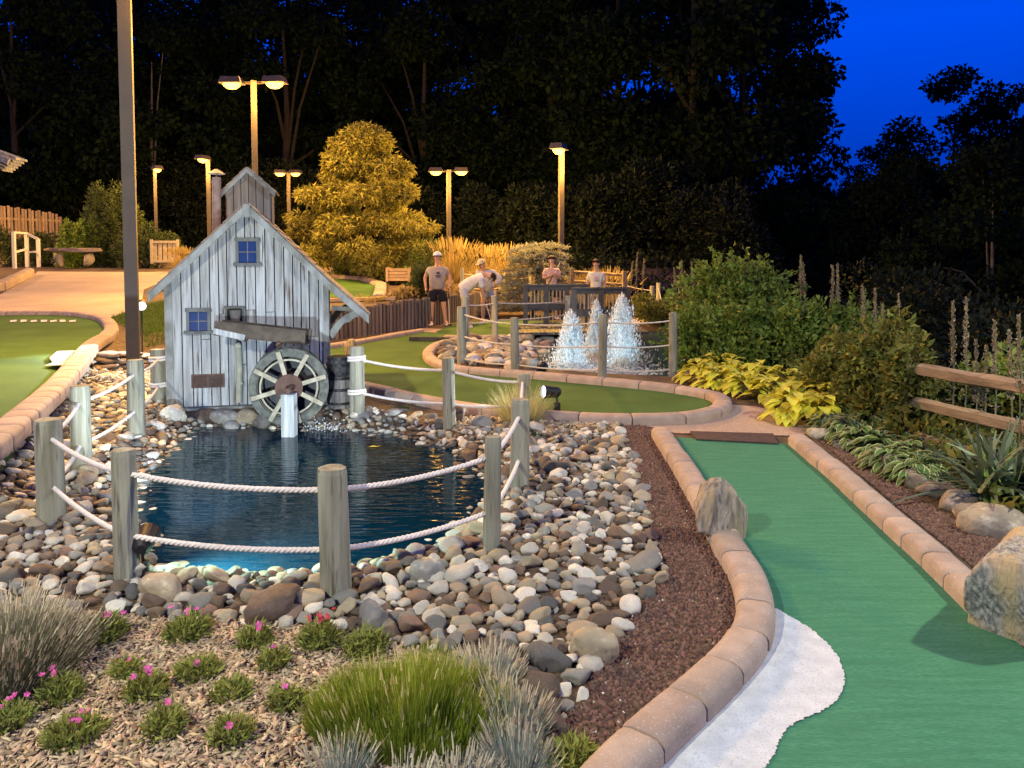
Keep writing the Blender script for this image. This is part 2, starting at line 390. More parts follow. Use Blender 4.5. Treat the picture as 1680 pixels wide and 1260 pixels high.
def sheet(name, poly, off, mat, step=.15, kind='structure', label=None, zfn=None):
    """a surface laid on the ground inside a world-space outline"""
    P = [Vector(p[:2]) for p in poly]; n = len(P)
    A = np.array([p[:] for p in P]); mn = A.min(0); mxx = A.max(0)
    X, Y = np.meshgrid(np.arange(mn[0], mxx[0], step), np.arange(mn[1], mxx[1], step)); X = X.ravel(); Y = Y.ravel()
    ins = inpoly(X, Y, A); dd, _, _ = seg_dist(X, Y, A, True); k = ins & (dd > step * .3)
    vs = P + [Vector((x, y)) for x, y in zip(X[k], Y[k])]
    r = delaunay_2d_cdt(vs, [(i, (i + 1) % n) for i in range(n)], [list(range(n))], 1, 1e-5)
    V = np.array([v[:] for v in r[0]]); z = (H(V[:, 0], V[:, 1]) if zfn is None else zfn(V[:, 0], V[:, 1])) + off
    b = MB(); b.add(np.column_stack([V, z]).tolist(), r[2])
    o = b.build(name, mat, smooth=True)
    return tag(o, label, kind=kind)
def GP(pts): return [tuple(G(x, y)[:2]) for x, y in pts]
def ZP(pts, z=0): return [tuple(Z(x, y, z)[:2]) for x, y in pts]

# --- greens and paths
KA = [(1083, 700), (1128, 765), (1163, 820), (1196, 880), (1228, 930), (1240, 985), (1222, 1040), (1165, 1100), (1090, 1165), (1020, 1230), (960, 1300), (900, 1390)]
KB = [(1308, 712), (1392, 778), (1470, 845), (1545, 908), (1612, 968), (1700, 1046), (1800, 1135)]
KT = .10
ka = [tuple(v) for v in smooth_open([Z(x, y, KT)[:2] for x, y in KA], 8)]
kb = [tuple(v) for v in smooth_open([Z(x, y, KT)[:2] for x, y in KB], 8)]
kb += [(kb[-1][0] + .15, kb[-1][1] - 1.2)]
lane = ka + [(ka[-1][0] - .2, 1.0)] + [(kb[-1][0], 1.0)] + kb[::-1]
tag(sheet('putting_green', lane, .012, m_green, .2), 'green carpet lane running from the bottom right corner')
wp = [(1262, 1000), (1300, 1015), (1345, 1045), (1378, 1085), (1385, 1125), (1362, 1160), (1310, 1185), (1285, 1205), (1270, 1240), (1245, 1275), (1200, 1330), (1010, 1330), (1085, 1250), (1150, 1180), (1215, 1110), (1245, 1060)]
wpw = smooth_closed(ZP(wp, .012), 5)
wpw = [((1 - t) * wpw[i][0] + t * wpw[(i + 1) % len(wpw)][0] + random.uniform(-.005, .005), (1 - t) * wpw[i][1] + t * wpw[(i + 1) % len(wpw)][1] + random.uniform(-.005, .005)) for i in range(len(wpw)) for t in (0, .25, .5, .75)]
tag(sheet('sand_patch', wpw, .017, m_white, .1), 'white turf patch beside the kerb on the lane')
KC = [(570, 622), (620, 632), (690, 648), (760, 660), (860, 671), (960, 677), (1060, 679), (1130, 676), (1172, 667), (1186, 655), (1172, 643), (1120, 633), (1050, 625), (960, 617), (880, 610), (800, 604), (745, 598), (712, 588), (703, 574), (722, 560), (770, 551), (830, 549)]
kc = [tuple(v) for v in smooth_open([Z(x, y, KT)[:2] for x, y in KC], 6)]
KD = [(500, 570), (560, 562), (620, 552), (665, 544), (690, 540)]
kd = [tuple(v) for v in smooth_open([Z(x, y, .08)[:2] for x, y in KD], 5)]
tag(sheet('putting_green', kc + ZP([(740, 548), (690, 545)]) + kd[::-1] + ZP([(470, 600), (520, 622)]), .012, m_green2, .25), 'green carpet lane curving behind the mill pond')
tag(sheet('putting_green', ZP([(735, 556), (790, 558), (870, 561), (955, 558), (975, 545), (960, 531), (880, 527), (800, 527), (752, 530), (715, 545)]), .014, m_green2, .3), 'far green carpet where the golfers stand')
KE = [(-60, 745), (0, 703), (48, 662), (85, 632), (118, 597), (150, 560), (182, 540), (170, 527), (120, 522), (60, 521), (-40, 522)]
def zl(z): return lambda x, y: Z(x, y, z)[:2]
ke = [tuple(v) for v in smooth_open([Z(x, y, .43)[:2] for x, y in KE], 6)]
tag(sheet('putting_green', ke + [(-14, ke[-1][1]), (-12, ke[0][1])], .02, m_green2, .2), 'raised green carpet lane at the left edge')
wl = [tuple(Z(x, y, .37)[:2]) for x, y in [(94, 577), (124, 576), (122, 592), (112, 600), (73, 601), (86, 596), (81, 588)]]
tag(sheet('sand_patch', wl, .03, m_white, .2, zfn=lambda x, y: np.full(x.shape, .35)), 'small white patch on the raised left green')
tag(sheet('concrete_path', GP([(-60, 520), (-60, 485), (0, 484), (48, 458), (62, 446), (240, 447), (285, 446), (268, 462), (236, 476), (232, 502), (178, 524), (120, 518), (60, 517)]), .008, m_pathc, .3), 'pale concrete path climbing at the left')
tag(sheet('concrete_path', ZP([(985, 684), (1130, 682), (1190, 664), (1240, 668), (1305, 684), (1332, 702), (1318, 716), (1290, 716), (1108, 712), (1078, 704)]), .008, m_aggr, .2), 'tan aggregate path between two putting lanes')
tag(sheet('concrete_path', ZP([(640, 556), (690, 539), (760, 541), (800, 546), (760, 554)]), .008, m_aggr, .3), 'tan path triangle beside the log wall')
tag(sheet('concrete_path', GP([(1030, 515), (1075, 510), (1090, 527), (1050, 541), (1030, 533)]), .008, m_aggr, .3), 'tan path beyond the fountain at the bridge end')
plat = [(500, 455), (530, 456), (595, 460), (622, 471), (615, 489), (560, 489), (510, 489)]
tag(sheet('putting_green', GP(plat), .02, m_green2, .4), 'green carpet on the terrace above the log wall')
# --- lava gravel base strips
gl = [(1000, 690), (1080, 705), (1130, 775), (1165, 825), (1200, 890), (1228, 935), (1236, 990), (1212, 1045), (1150, 1105), (1075, 1170), (1000, 1240), (940, 1320), (840, 1320), (880, 1240), (950, 1150), (1000, 1060), (1060, 985), (1095, 930), (1070, 870), (1045, 800), (1030, 740)]
gr = [(1325, 708), (1400, 770), (1480, 838), (1560, 902), (1625, 955), (1720, 1040), (1720, 900), (1610, 880), (1530, 835), (1440, 775), (1375, 730), (1350, 715)]
glw = ZP(gl); grw = ZP(gr)
tag(sheet('gravel_bed', glw, .006, m_lavabase, .15), 'dark red lava gravel along the lane kerb')
tag(sheet('gravel_bed', grw, .006, m_lavabase, .15), 'dark lava gravel strip right of the lane')
bed = [(-80, 985), (130, 1005), (250, 1018), (430, 1024), (600, 1040), (700, 1075), (830, 1110), (860, 1190), (880, 1320), (-80, 1320)]
bedw = ZP(bed)
tag(sheet('mulch_bed', bedw, .006, m_bedsoil, .15), 'wood chip mulch bed in the foreground')

# --- water
def watermat(name, tint, dye, wave, rough=.03, body=.55):
    """rippled surface over dyed, half clear water"""
    m = bpy.data.materials.new(name); m.use_nodes = True; t = m.node_tree; N = t.nodes; L = t.links
    N.remove(N['Principled BSDF'])
    gl_ = N.new('ShaderNodeBsdfGlossy'); gl_.inputs['Roughness'].default_value = rough
    tr = N.new('ShaderNodeBsdfTransparent'); tr.inputs[0].default_value = (*tint, 1)
    df = N.new('ShaderNodeBsdfDiffuse'); df.inputs[0].default_value = (*dye, 1); mb = N.new('ShaderNodeMixShader'); mb.inputs[0].default_value = body
    L.new(tr.outputs[0], mb.inputs[1]); L.new(df.outputs[0], mb.inputs[2])
    fr = N.new('ShaderNodeFresnel'); fr.inputs[0].default_value = 1.33
    ms = N.new('ShaderNodeMixShader')
    tc = N.new('ShaderNodeTexCoord'); mp = N.new('ShaderNodeMapping'); mp.inputs['Scale'].default_value = (.7, 2.6, 1); L.new(tc.outputs['Object'], mp.inputs[0])
    n = N.new('ShaderNodeTexNoise'); n.inputs['Scale'].default_value = wave; n.inputs['Detail'].default_value = 1.5; L.new(mp.outputs[0], n.inputs['Vector'])
    bp = N.new('ShaderNodeBump'); bp.inputs['Strength'].default_value = .26; bp.inputs['Distance'].default_value = .02; L.new(n.outputs[0], bp.inputs['Height'])
    L.new(bp.outputs[0], gl_.inputs['Normal']); L.new(bp.outputs[0], fr.inputs['Normal'])
    L.new(fr.outputs[0], ms.inputs[0]); L.new(mb.outputs[0], ms.inputs[1]); L.new(gl_.outputs[0], ms.inputs[2]); L.new(ms.outputs[0], N['Material Output'].inputs[0])
    return m
m_water = watermat('pond_water', (.05, .34, .50), (.003, .030, .062), 7)
m_fwater = watermat('fountain_water', (.25, .55, .65), (.05, .16, .20), 9, .08)
def expand(poly, k):
    A = np.array(poly); c = A.mean(0); d = A - c; return [tuple(c + v * (1 + k / np.linalg.norm(v))) for v in d]
tag(sheet('pond_water', expand(POND, .12), 0, m_water, .3, zfn=lambda x, y: np.full(x.shape, WATER)), 'dark rippled pond water in front of the mill')
tag(sheet('pond_water', expand(FPOND, .12), 0, m_fwater, .4, zfn=lambda x, y: np.full(x.shape, WATER)), 'foaming water under the fountain jets')
tag(sheet('pond_bed', expand(POND, .05), .01, m_pondbed, .12), 'dark pond bottom', kind='structure')

# --- brick borders
def kerb(name, pts, wd, ht, L, label, z0=None, mat=m_brick, group='brick borders of the putting lanes'):
    P = np.array(pts, float); seg = np.hypot(*(P[1:] - P[:-1]).T); cum = np.concatenate([[0], np.cumsum(seg)]); tot = cum[-1]
    def at(s):
        s = min(max(s, 0), tot); return np.array([np.interp(s, cum, P[:, 0]), np.interp(s, cum, P[:, 1])])
    def fr(s):
        p = at(s); d = at(s + .03) - at(s - .03); d /= np.linalg.norm(d); return p, np.array([d[1], -d[0]])
    b = MB(); mo = MB(); n = max(1, round(tot / L)); l = tot / n; g = .006
    prof = [(-.5, -.25), (-.5, .60), (-.46, .80), (-.36, .94), (-.2, 1), (.2, 1), (.36, .94), (.46, .80), (.5, .60), (.5, -.25)]
    r = random.Random(3)
    def zz(p): return hz(p[0], p[1]) if z0 is None else max(z0, hz(p[0], p[1]))
    for i in range(n):
        s0 = i * l + g; s1 = (i + 1) * l - g; vs = []; tw = r.uniform(-.004, .004); hh = ht * r.uniform(.97, 1.03)
        st = [(s0, .97), (s0 + .012, 1)] + [(s0 + (s1 - s0) * q, 1) for q in (.2, .4, .6, .8)] + [(s1 - .012, 1), (s1, .97)]
        for s, k in st:
            p, nr = fr(s); z = zz(p)
            for u, v in prof: vs.append((p[0] + nr[0] * (u * wd * k + tw), p[1] + nr[1] * (u * wd * k + tw), z + hh * (v if v < .7 else .66 + (v - .66) * (1 if k == 1 else .75))))
        m_ = len(prof); fs = []
        for a in range(len(st) - 1):
            for k in range(m_ - 1): fs.append((a * m_ + k, a * m_ + k + 1, (a + 1) * m_ + k + 1, (a + 1) * m_ + k))
        fs.append(tuple(range(m_))[::-1]); fs.append(tuple((len(st) - 1) * m_ + k for k in range(m_)))
        b.add(vs, fs)
    k = max(2, int(tot / .12)); vs = []
    for i in range(k + 1):
        p, nr = fr(tot * i / k); z = zz(p)
        for u, v in ((-.44, -.2), (-.42, .72), (.42, .72), (.44, -.2)): vs.append((p[0] + nr[0] * u * wd, p[1] + nr[1] * u * wd, z + ht * v))
    mo.add(vs, [(i * 4 + a, i * 4 + a + 1, i * 4 + a + 5, i * 4 + a + 4) for i in range(k) for a in range(3)])
    o = b.build(name, mat, smooth=False, loc=(P[0][0], P[0][1], 0), recalc=True); tag(o, label, 'border', group)
    o.data.polygons.foreach_set('use_smooth', [True] * len(o.data.polygons)); o.data.set_sharp_from_angle(angle=R(50)); mo.build('mortar_bed', m_mortar, o)
    return o
kerb('brick_border', ka, .165, KT, .30, 'curving pinkish brick kerb on the left of the near green lane')
kerb('brick_border', [q for q in kb if q[1] > 3.38], .165, KT, .26, 'straight pinkish brick kerb on the right of the near green lane')
kerb('brick_border', kc, .19, KT, .5, 'looping brick kerb round the curved lane behind the pond')
kerb('brick_border', kd, .2, .09, .8, 'dark brick kerb at the foot of the log wall')
kerb('brick_border', ke, .23, .1, .3, 'orange lit brick kerb round the raised left green', z0=.33)
kerb('brick_border', ZP([(730, 556), (790, 559), (870, 562), (955, 559)]), .2, .08, .8, 'dark kerb in front of the golfers beside the fountain fence')
kerb('brick_border', GP([(505, 455), (530, 456), (595, 460), (626, 470), (622, 491)]), .3, .12, .8, 'yellow lit kerb round the terrace green above the log wall')
kerb('brick_border', GP([(-40, 482), (0, 477), (30, 462), (48, 452)]), .3, .25, .8, 'yellow lit kerb at the far left end of the path')
b = MB(); p0 = G(535, 496); p1 = G(648, 493); b.bar(p0 + Vector((0, 0, .05)), p1 + Vector((0, 0, .05)), .25, .08)
tag(b.build('edging_board', m_board, loc=p0), 'pale board lying along the front of the terrace green', 'board')
b = MB(); p0 = Z(672, 556, .05); p1 = Z(738, 557, .05); b.bar(p0, p1, .08, .09)
tag(b.build('edging_board', m_bridge, loc=p0), 'black board at the edge of the tan path triangle', 'board')
# tee mat
a_ = [Z(x, y, .016) for x, y in ((1132, 709), (1268, 713), (1277, 729), (1143, 722))]
b = MB(); b.add([tuple(v) for v in a_] + [tuple(v + Vector((0, 0, .012))) for v in a_], [(3, 2, 1, 0), (4, 5, 6, 7), (0, 1, 5, 4), (1, 2, 6, 5), (2, 3, 7, 6), (3, 0, 4, 7)])
tag(b.build('tee_mat', m_vent, loc=a_[0], recalc=True), 'brown rubber tee mat at the head of the near green lane', 'mat')
# painted dashes on the left green
b = MB()
for i, px in enumerate((22, 39, 56, 72, 88, 103, 119)):
    q, e, f_, h_ = [G(px + dx, py_) + Vector((0, 0, .032)) for dx, py_ in ((-5, 528.4 - .25 * (i % 2)), (6 - i % 3, 528.0), (5, 531.2), (-6 + i % 2, 531.6))]
    b.add([q, e, f_, h_], [(3, 2, 1, 0)])
tag(b.build('painted_mark', m_white, loc=(0, 0, 0), recalc=True), 'row of white painted letters across the raised green', kind='structure')

# ================================================================== stones
def ico(sub):
    bm = bmesh.new(); bmesh.ops.create_icosphere(bm, subdivisions=sub, radius=1)
    V = np.array([v.co[:] for v in bm.verts]); Fc = np.array([[v.index for v in f.verts] for f in bm.faces]); bm.free(); return V, Fc
ICO = {k: ico(k) for k in (1, 2, 3)}
def stone_shape(sub, seed, angular=.5):
    V, Fc = ICO[sub]; r = np.random.default_rng(seed); V = V.copy()
    for _ in range(r.integers(3, 9) if r.random() < angular + .3 else r.integers(1, 3)):   # chopped facets
        n = r.normal(size=3); n /= np.linalg.norm(n); d = r.uniform(.48, .88)
        k = V @ n - d; V = V - np.outer(np.clip(k, 0, None) * .92, n)
    off = r.uniform(0, 50, 3)
    nz = np.array([noise.noise(Vector(v * 1.3 + off)) for v in V]); V = V * (1 + .22 * nz)[:, None]
    if sub > 2:
        nz = np.array([noise.noise(Vector(v * 4 + off)) for v in V]); V = V * (1 + .05 * nz)[:, None]
    return V, Fc
def rotm(r, tilt=.5):
    return np.array(Euler((r.normal(0, tilt), r.normal(0, tilt), r.uniform(0, 6.28))).to_matrix())
tone_names = ['pale', 'tan', 'grey', 'brown', 'reddish', 'dark grey']
tone_p = [.27, .24, .21, .15, .04, .09]
STONE_Z = [(-90, 745), (0, 715), (60, 668), (110, 630), (160, 598), (200, 598), (262, 640), (275, 680), (320, 690), (520, 690), (545, 668), (600, 672), (690, 690), (760, 700), (850, 690), (920, 695), (1010, 696), (1045, 760), (1058, 830), (1075, 900), (1098, 960), (1040, 1010), (1000, 1065), (965, 1135), (910, 1200), (885, 1175), (850, 1100), (700, 1070), (600, 1045), (430, 1030), (250, 1018), (120, 1005), (-90, 990)]
SZ = GP(STONE_Z)
A = np.array(SZ); mn = A.min(0); mxx = A.max(0)
def pond_sd(X, Y):
    d, _, _ = seg_dist(X, Y, POND, True); return np.where(inpoly(X, Y, POND), -d, d)
KEEP = []      # (x, y, r) kept clear: posts
def scatter(poly, sizes, tries, seed, minsd=-.12):
    r = np.random.default_rng(seed); A = np.array(poly); mn = A.min(0); mxx = A.max(0); cell = .12; gridd = {}; out = []
    for (lo, hi), n in zip(sizes, tries):
        X = r.uniform(mn[0], mxx[0], n); Y = r.uniform(mn[1], mxx[1], n); ok = inpoly(X, Y, A) & (pond_sd(X, Y) > minsd)
        S = r.uniform(lo, hi, n)
        for x, y, s in zip(X[ok], Y[ok], S[ok]):
            cx, cy = int(x // cell), int(y // cell); good = True
            for i in range(-2, 3):
                for j in range(-2, 3):
                    for (a, b_, c) in gridd.get((cx + i, cy + j), ()):
                        if (a - x) ** 2 + (b_ - y) ** 2 < ((c + s) * .80) ** 2: good = False; break
                    if not good: break
                if not good: break
            if good: gridd.setdefault((cx, cy), []).append((x, y, s)); out.append((x, y, s))
    return out
st = scatter(SZ, [(.062, .09), (.045, .062), (.030, .045), (.018, .028)], [130, 1600, 24000, 50000], 5)
# far-side stones at the fountain
FST = ZP([(728, 566), (760, 560), (830, 556), (905, 552), (955, 546), (1000, 540), (1065, 540), (1110, 548), (1140, 575), (1150, 606), (1128, 606), (1110, 590), (960, 575), (895, 590), (875, 606), (765, 600), (722, 586)])
def fsd(X, Y):
    d, _, _ = seg_dist(X, Y, FPOND, True); return np.where(inpoly(X, Y, FPOND), -d, d)
st2 = [s for s in scatter(FST, [(.10, .16), (.07, .1)], [1500, 6000], 9, -9) if fsd(np.array([s[0]]), np.array([s[1]]))[0] > -.15]
def px_size(s): return s[2] / math.hypot(s[0], s[1])
st.sort(key=px_size, reverse=True)
things, rest = st[:290], st[290:]
BASE = {}
for k in range(10):
    for ti, tn in enumerate(tone_names): pass
shapes3 = [stone_shape(3, 100 + k) for k in range(14)]
shapes2 = [stone_shape(2, 300 + k) for k in range(12)]
stone_me = {}
sr = np.random.default_rng(21)
def stone_mesh(k, tn):
    if (k, tn) not in stone_me:
        V, Fc = shapes3[k]; b = MB(); b.np_add(V, Fc); me = bpy.data.meshes.new('river_stone'); me.from_pydata(b.v, [], b.f); me.materials.append(m_stone[tn])
        me.polygons.foreach_set('use_smooth', [True] * len(me.polygons)); stone_me[(k, tn)] = me
    return stone_me[(k, tn)]
def zone(x, y):
    if y < 4.0 and x < -.05: return 'in the bank between pond and flower bed'
    if y < 4.2: return 'among the stones beside the gravel and lavender'
    if x > 0: return 'on the bank right of the pond'
    return 'on the left bank by the rope fence'
for (x, y, s) in things:
    tn = tone_names[sr.choice(6, p=tone_p)]; k = int(sr.integers(14))
    o = bpy.data.objects.new('river_stone', stone_mesh(k, tn)); COL.objects.link(o)
    fl = sr.uniform(.5, .8); ax = sr.uniform(.8, 1.3)
    o.scale = (s * 1.12 * ax, s * 1.12 / ax ** .5, s * fl); o.rotation_euler = (sr.normal(0, .25), sr.normal(0, .25), sr.uniform(0, 6.28))
    o.location = (x, y, hz(x, y) + s * fl * sr.uniform(.35, .75))
    tag(o, f'{tn} river stone lying {zone(x, y)}', 'stone', 'river stones around the mill pond')
def stone_mass(name, lst, label, z0=.3, wet=None):
    b = MB(); Hs = H(np.array([s[0] for s in lst]), np.array([s[1] for s in lst]))
    for (x, y, s), h in zip(lst, Hs):
        V, Fc = shapes2[sr.integers(12)]; fl = sr.uniform(.5, .85); ax = sr.uniform(.8, 1.3)
        V = (V * np.array([s * 1.12 * ax, s * 1.12 / ax ** .5, s * fl])) @ rotm(sr, .25).T + np.array([x, y, h + s * fl * sr.uniform(.3, .7)])
        b.np_add(V, Fc, int(sr.choice(6, p=tone_p)))
    return tag(b.build(name, [m_stone[t] for t in tone_names], smooth=True), label, kind='stuff')
stone_mass('small_stones', rest, 'smaller river stones filling the banks round the pond')
stone_mass('fountain_stones', st2, 'river stones round the fountain pool')
# stones below the mill and big special ones
def boulder(name, c, size, seed, mat, label, cat='boulder', group=None, rz=0, sub=4, cuts=8, rough=.16, tilt=(0, 0), boxy=.75):
    bm = bmesh.new(); bmesh.ops.create_icosphere(bm, subdivisions=sub, radius=1); V = np.array([v.co[:] for v in bm.verts]); Fc = np.array([[v.index for v in f.verts] for f in bm.faces]); bm.free()
    r = np.random.default_rng(seed); V = np.sign(V) * np.abs(V) ** boxy
    for _ in range(cuts):
        n = r.normal(size=3); n /= np.linalg.norm(n); d = r.uniform(.6, .95); k = V @ n - d; V = V - np.outer(np.clip(k, 0, None) * .95, n)
    off = r.uniform(0, 50, 3)
    nz = np.array([noise.fractal(Vector(v * np.array([1.6, 1.6, .9]) + off), 1, 2, 5) for v in V]); V = V * (1 + rough * nz)[:, None]
    m = np.array((Matrix.Rotation(rz, 3, 'Z') @ Matrix.Rotation(tilt[0], 3, 'X') @ Matrix.Rotation(tilt[1], 3, 'Y')))
    V = (V * np.array(size)) @ m.T + np.array(c); b = MB(); b.np_add(V, Fc)
    return tag(b.build(name, mat, smooth=True, loc=(c[0], c[1], c[2] - size[2])), label, cat, group)
c = Z(1196, 895, 0); boulder('boulder', (c.x - .02, c.y + .1, .15), (.155, .12, .22), 3, m_boulder, 'upright golden brown rock standing on the left kerb of the lane', rz=.3, tilt=(0, .15), boxy=.55, rough=.14, sub=5, cuts=10)
c = Z(1660, 1062, 0); boulder('boulder', (c.x + .085, c.y + .13, .195), (.205, .20, .235), 12, m_boulder2, 'large grey rock with painted gold lamplight at the right frame edge on the lane', rz=.75, cuts=4, tilt=(.05, -.06), boxy=.36, rough=.10, sub=5)
c = Z(575, 595, 0); boulder('boulder', (c.x, c.y, .16), (.10, .08, .22), 8, m_boulder, 'small golden upright rock on the curved lane behind the barrel', sub=3)
spec = [(262, 985, .09, 'round tan stone before the lower left rope post', 'tan'), (448, 1012, .15, 'wide dark brown angular rock at the flower bed edge', 'brown'), (612, 1028, .085, 'brown flat faced rock right of the red flowers', 'grey'), (700, 955, .08, 'grey rounded stone at the near pond corner', 'grey'),
        (285, 690, .13, 'pale blue grey flat rock at the mill corner', 'pale'), (748, 690, .13, 'brown pointed rock at the foot of the far rope post', 'brown'), (975, 1085, .09, 'olive round stone beside the lava gravel', 'tan')]
for k, (px, py, s, lb, tn) in enumerate(spec):
    c = G(px, py); boulder('boulder', (c.x, c.y, c.z + s * (.22 if 'wide' in lb else .5)), (s * 1.1, s * .7, s * (.5 if 'wide' in lb else .8)), 40 + k, m_stone[tn], lb, sub=3, rz=k, cuts=6 if 'angular' in lb or 'flat' in lb or 'pointed' in lb else 2)
b_ = []
for k, (px, py) in enumerate([(300, 688), (330, 692), (362, 694), (398, 695), (430, 697), (525, 690), (548, 688), (572, 690), (600, 694), (625, 696), (650, 692), (680, 700), (710, 700), (512, 694)]):
    c = Z(px, py, WATER + .03); boulder('boulder', (c.x, c.y + .1, WATER + .05), (.13 + .03 * (k % 3), .10, .10), 60 + k, m_stone[['dark grey', 'brown', 'grey', 'tan'][k % 4]], f"{['dark grey', 'brown', 'grey', 'tan'][k % 4]} wet rock at the waterline below the mill and wheel", 'rock', 'wet rocks under the mill', rz=k * 1.3, sub=3, cuts=3)
# stacked flat stones by the lamp pole
for k in range(14):
    px = 160 + (k % 5) * 20 + (k // 5) * 4; py = 600 - (k // 5) * 10
    c = G(170 + (k % 5) * 19, 606); rowz = (k // 5) * .075
    boulder('flat_stone', (c.x, c.y + .05 + .05 * (k // 5), c.z + .03 + rowz), (.17, .12, .042), 80 + k, m_slate, 'flat dark stone in the dry stacked wall behind the lamp pole', 'stone', 'dry stacked stones', rz=k * .9, sub=3, cuts=2)
# edging stones right bed
for k, (px, py, s) in enumerate([(1350, 722, .10), (1385, 735, .09), (1412, 742, .09), (1452, 762, .13), (1478, 776, .12), (1510, 800, .12), (1545, 818, .11), (1578, 838, .12), (1608, 858, .10), (1640, 880, .16), (1500, 760, .10)]):
    c = Z(px, py); boulder('edging_stone', (c.x, c.y + s * .5, s * .35), (s * 1.2, s * .9, s * .6), 120 + k, m_edge, f"{['low buff', 'flat pale', 'chunky buff'][k % 3]} edging stone between gravel strip and hosta bed", 'stone', 'edging stones of the right bed', rz=k, sub=3, cuts=6)

# gravel and chips
def bits(name, poly, n, size, mat, label, seed, shape='lump', lift=.3, skip=None):
    r = np.random.default_rng(seed); A = np.array(poly); mn = A.min(0); mxx = A.max(0)
    # denser towards the viewer is not needed: even cover
    X = r.uniform(mn[0], mxx[0], n * 3); Y = r.uniform(mn[1], mxx[1], n * 3); k = inpoly(X, Y, A); X = X[k][:n]; Y = Y[k][:n]; h = H(X, Y)
    b = MB(); m = len(X)
    if shape == 'lump': V0, F0 = ICO[1]; V0 = V0[:]
    if shape == 'lump':
        bm = bmesh.new(); bmesh.ops.create_icosphere(bm, subdivisions=1, radius=1); bm.free()
        V0 = np.array([(0, 0, 1), (1, 0, 0), (0, 1, 0), (-1, 0, 0), (0, -1, 0), (0, 0, -1), (.7, .7, .5), (-.7, .6, .4), (.6, -.7, .5)], float)[:6]
        F0 = np.array([(0, 1, 2), (0, 2, 3), (0, 3, 4), (0, 4, 1), (5, 2, 1), (5, 3, 2), (5, 4, 3), (5, 1, 4)])
    else:
        V0 = np.array([(a, b_, c_) for a in (-1, 1) for b_ in (-1, 1) for c_ in (-1, 1)], float); F0 = np.array([(0, 1, 3, 2), (4, 6, 7, 5), (0, 4, 5, 1), (2, 3, 7, 6), (0, 2, 6, 4), (1, 5, 7, 3)])
    S = r.uniform(size[0], size[1], m)
    ang = r.uniform(0, 6.28, m); t1 = r.normal(0, .35, m); t2 = r.normal(0, .35, m)
    V = np.repeat(V0[None], m, 0)
    if shape == 'lump': V = V * r.uniform(.6, 1.25, (m, len(V0), 1)) * r.uniform(.7, 1.2, (m, 1, 3))
    else: V = V * np.stack([r.uniform(.6, 1.2, m), r.uniform(.12, .3, m), r.uniform(.05, .09, m)], 1)[:, None, :]; V[:, :, 1] *= 1 + .4 * r.uniform(-1, 1, (m, len(V0)))
    V = V * S[:, None, None]
    c, s_ = np.cos(t1), np.sin(t1); y, z = V[..., 1] * c[:, None] - V[..., 2] * s_[:, None], V[..., 1] * s_[:, None] + V[..., 2] * c[:, None]; V[..., 1] = y; V[..., 2] = z
    c, s_ = np.cos(t2), np.sin(t2); x, z = V[..., 0] * c[:, None] + V[..., 2] * s_[:, None], -V[..., 0] * s_[:, None] + V[..., 2] * c[:, None]; V[..., 0] = x; V[..., 2] = z
    c, s_ = np.cos(ang), np.sin(ang); x, y = V[..., 0] * c[:, None] - V[..., 1] * s_[:, None], V[..., 0] * s_[:, None] + V[..., 1] * c[:, None]; V[..., 0] = x; V[..., 1] = y
    V += np.stack([X, Y, h + S * lift], 1)[:, None, :]
    Fc = (F0[None] + (np.arange(m) * len(V0))[:, None, None]).reshape(-1, F0.shape[1])
    me = bpy.data.meshes.new(name); me.vertices.add(m * len(V0)); me.vertices.foreach_set('co', V.reshape(-1))
    me.loops.add(Fc.size); me.loops.foreach_set('vertex_index', Fc.reshape(-1).astype(np.int32)); me.polygons.add(len(Fc))
    me.polygons.foreach_set('loop_start', (np.arange(len(Fc)) * F0.shape[1]).astype(np.int32)); me.polygons.foreach_set('loop_total', np.full(len(Fc), F0.shape[1], np.int32)); me.update(calc_edges=True); me.validate()
    me.materials.append(mat); o = bpy.data.objects.new(name, me); COL.objects.link(o); return tag(o, label, kind='stuff')
bits('lava_gravel', glw, 17000, (.008, .017), m_lava, 'dark red lava rock chips along the left kerb', 1)
bits('lava_gravel', grw, 9000, (.008, .016), m_lava, 'dark lava rock chips in the strip right of the lane', 2)
bits('pale_grit', glw, 260, (.004, .008), m_stone['pale'], 'white grit specks in the lava gravel', 3, lift=1.2)
bits('wood_chips', bedw, 19000, (.011, .026), m_chip, 'shredded tan wood chips of the flower bed', 4, 'chip', .5)
bits('leaf_litter', GP([(150, 602), (255, 600), (262, 640), (200, 622)]), 1500, (.02, .04), m_chip, 'bark mulch under the lamp pole', 5, 'chip', .5)
bits('leaf_litter', ZP([(700, 690), (960, 684), (1000, 700), (900, 715), (760, 705)]), 2500, (.02, .04), m_chip, 'dry leaf litter behind the rope fence', 6, 'chip', .5)

# ================================================================== mill
MILL = D(406, 668, 8.35); MILL.z = -.03
th = R(13.5)
mill = empty('mill_house', MILL, 'weathered blue grey plank mill house with cupola beside the pond', 'mill', rz=th)
MR = Matrix.Translation(MILL) @ Matrix.Rotation(th, 4, 'Z')
def ML(px, py, ly):
    """mill-local point on the plane y = ly seen at this pixel"""
    inv = MR.inverted(); o = inv @ CAM; d = inv.to_3x3() @ ray(px, py); return o + d * ((ly - o.y) / d.y)
xl = ML(273, 560, 0).x; xr = ML(540, 560, 0).x; apex = ML(405, 338, 0); xc = (xl + xr) / 2
zeL = ML(273, 463, 0).z; zeR = ML(540, 460, 0).z; DEP = 1.9
def roofz(x):
    return apex.z + (zeL - apex.z) * (apex.x - x) / (apex.x - xl) if x < apex.x else apex.z + (zeR - apex.z) * (x - apex.x) / (xr - apex.x)
b = MB(); r = random.Random(5); x = xl + .06
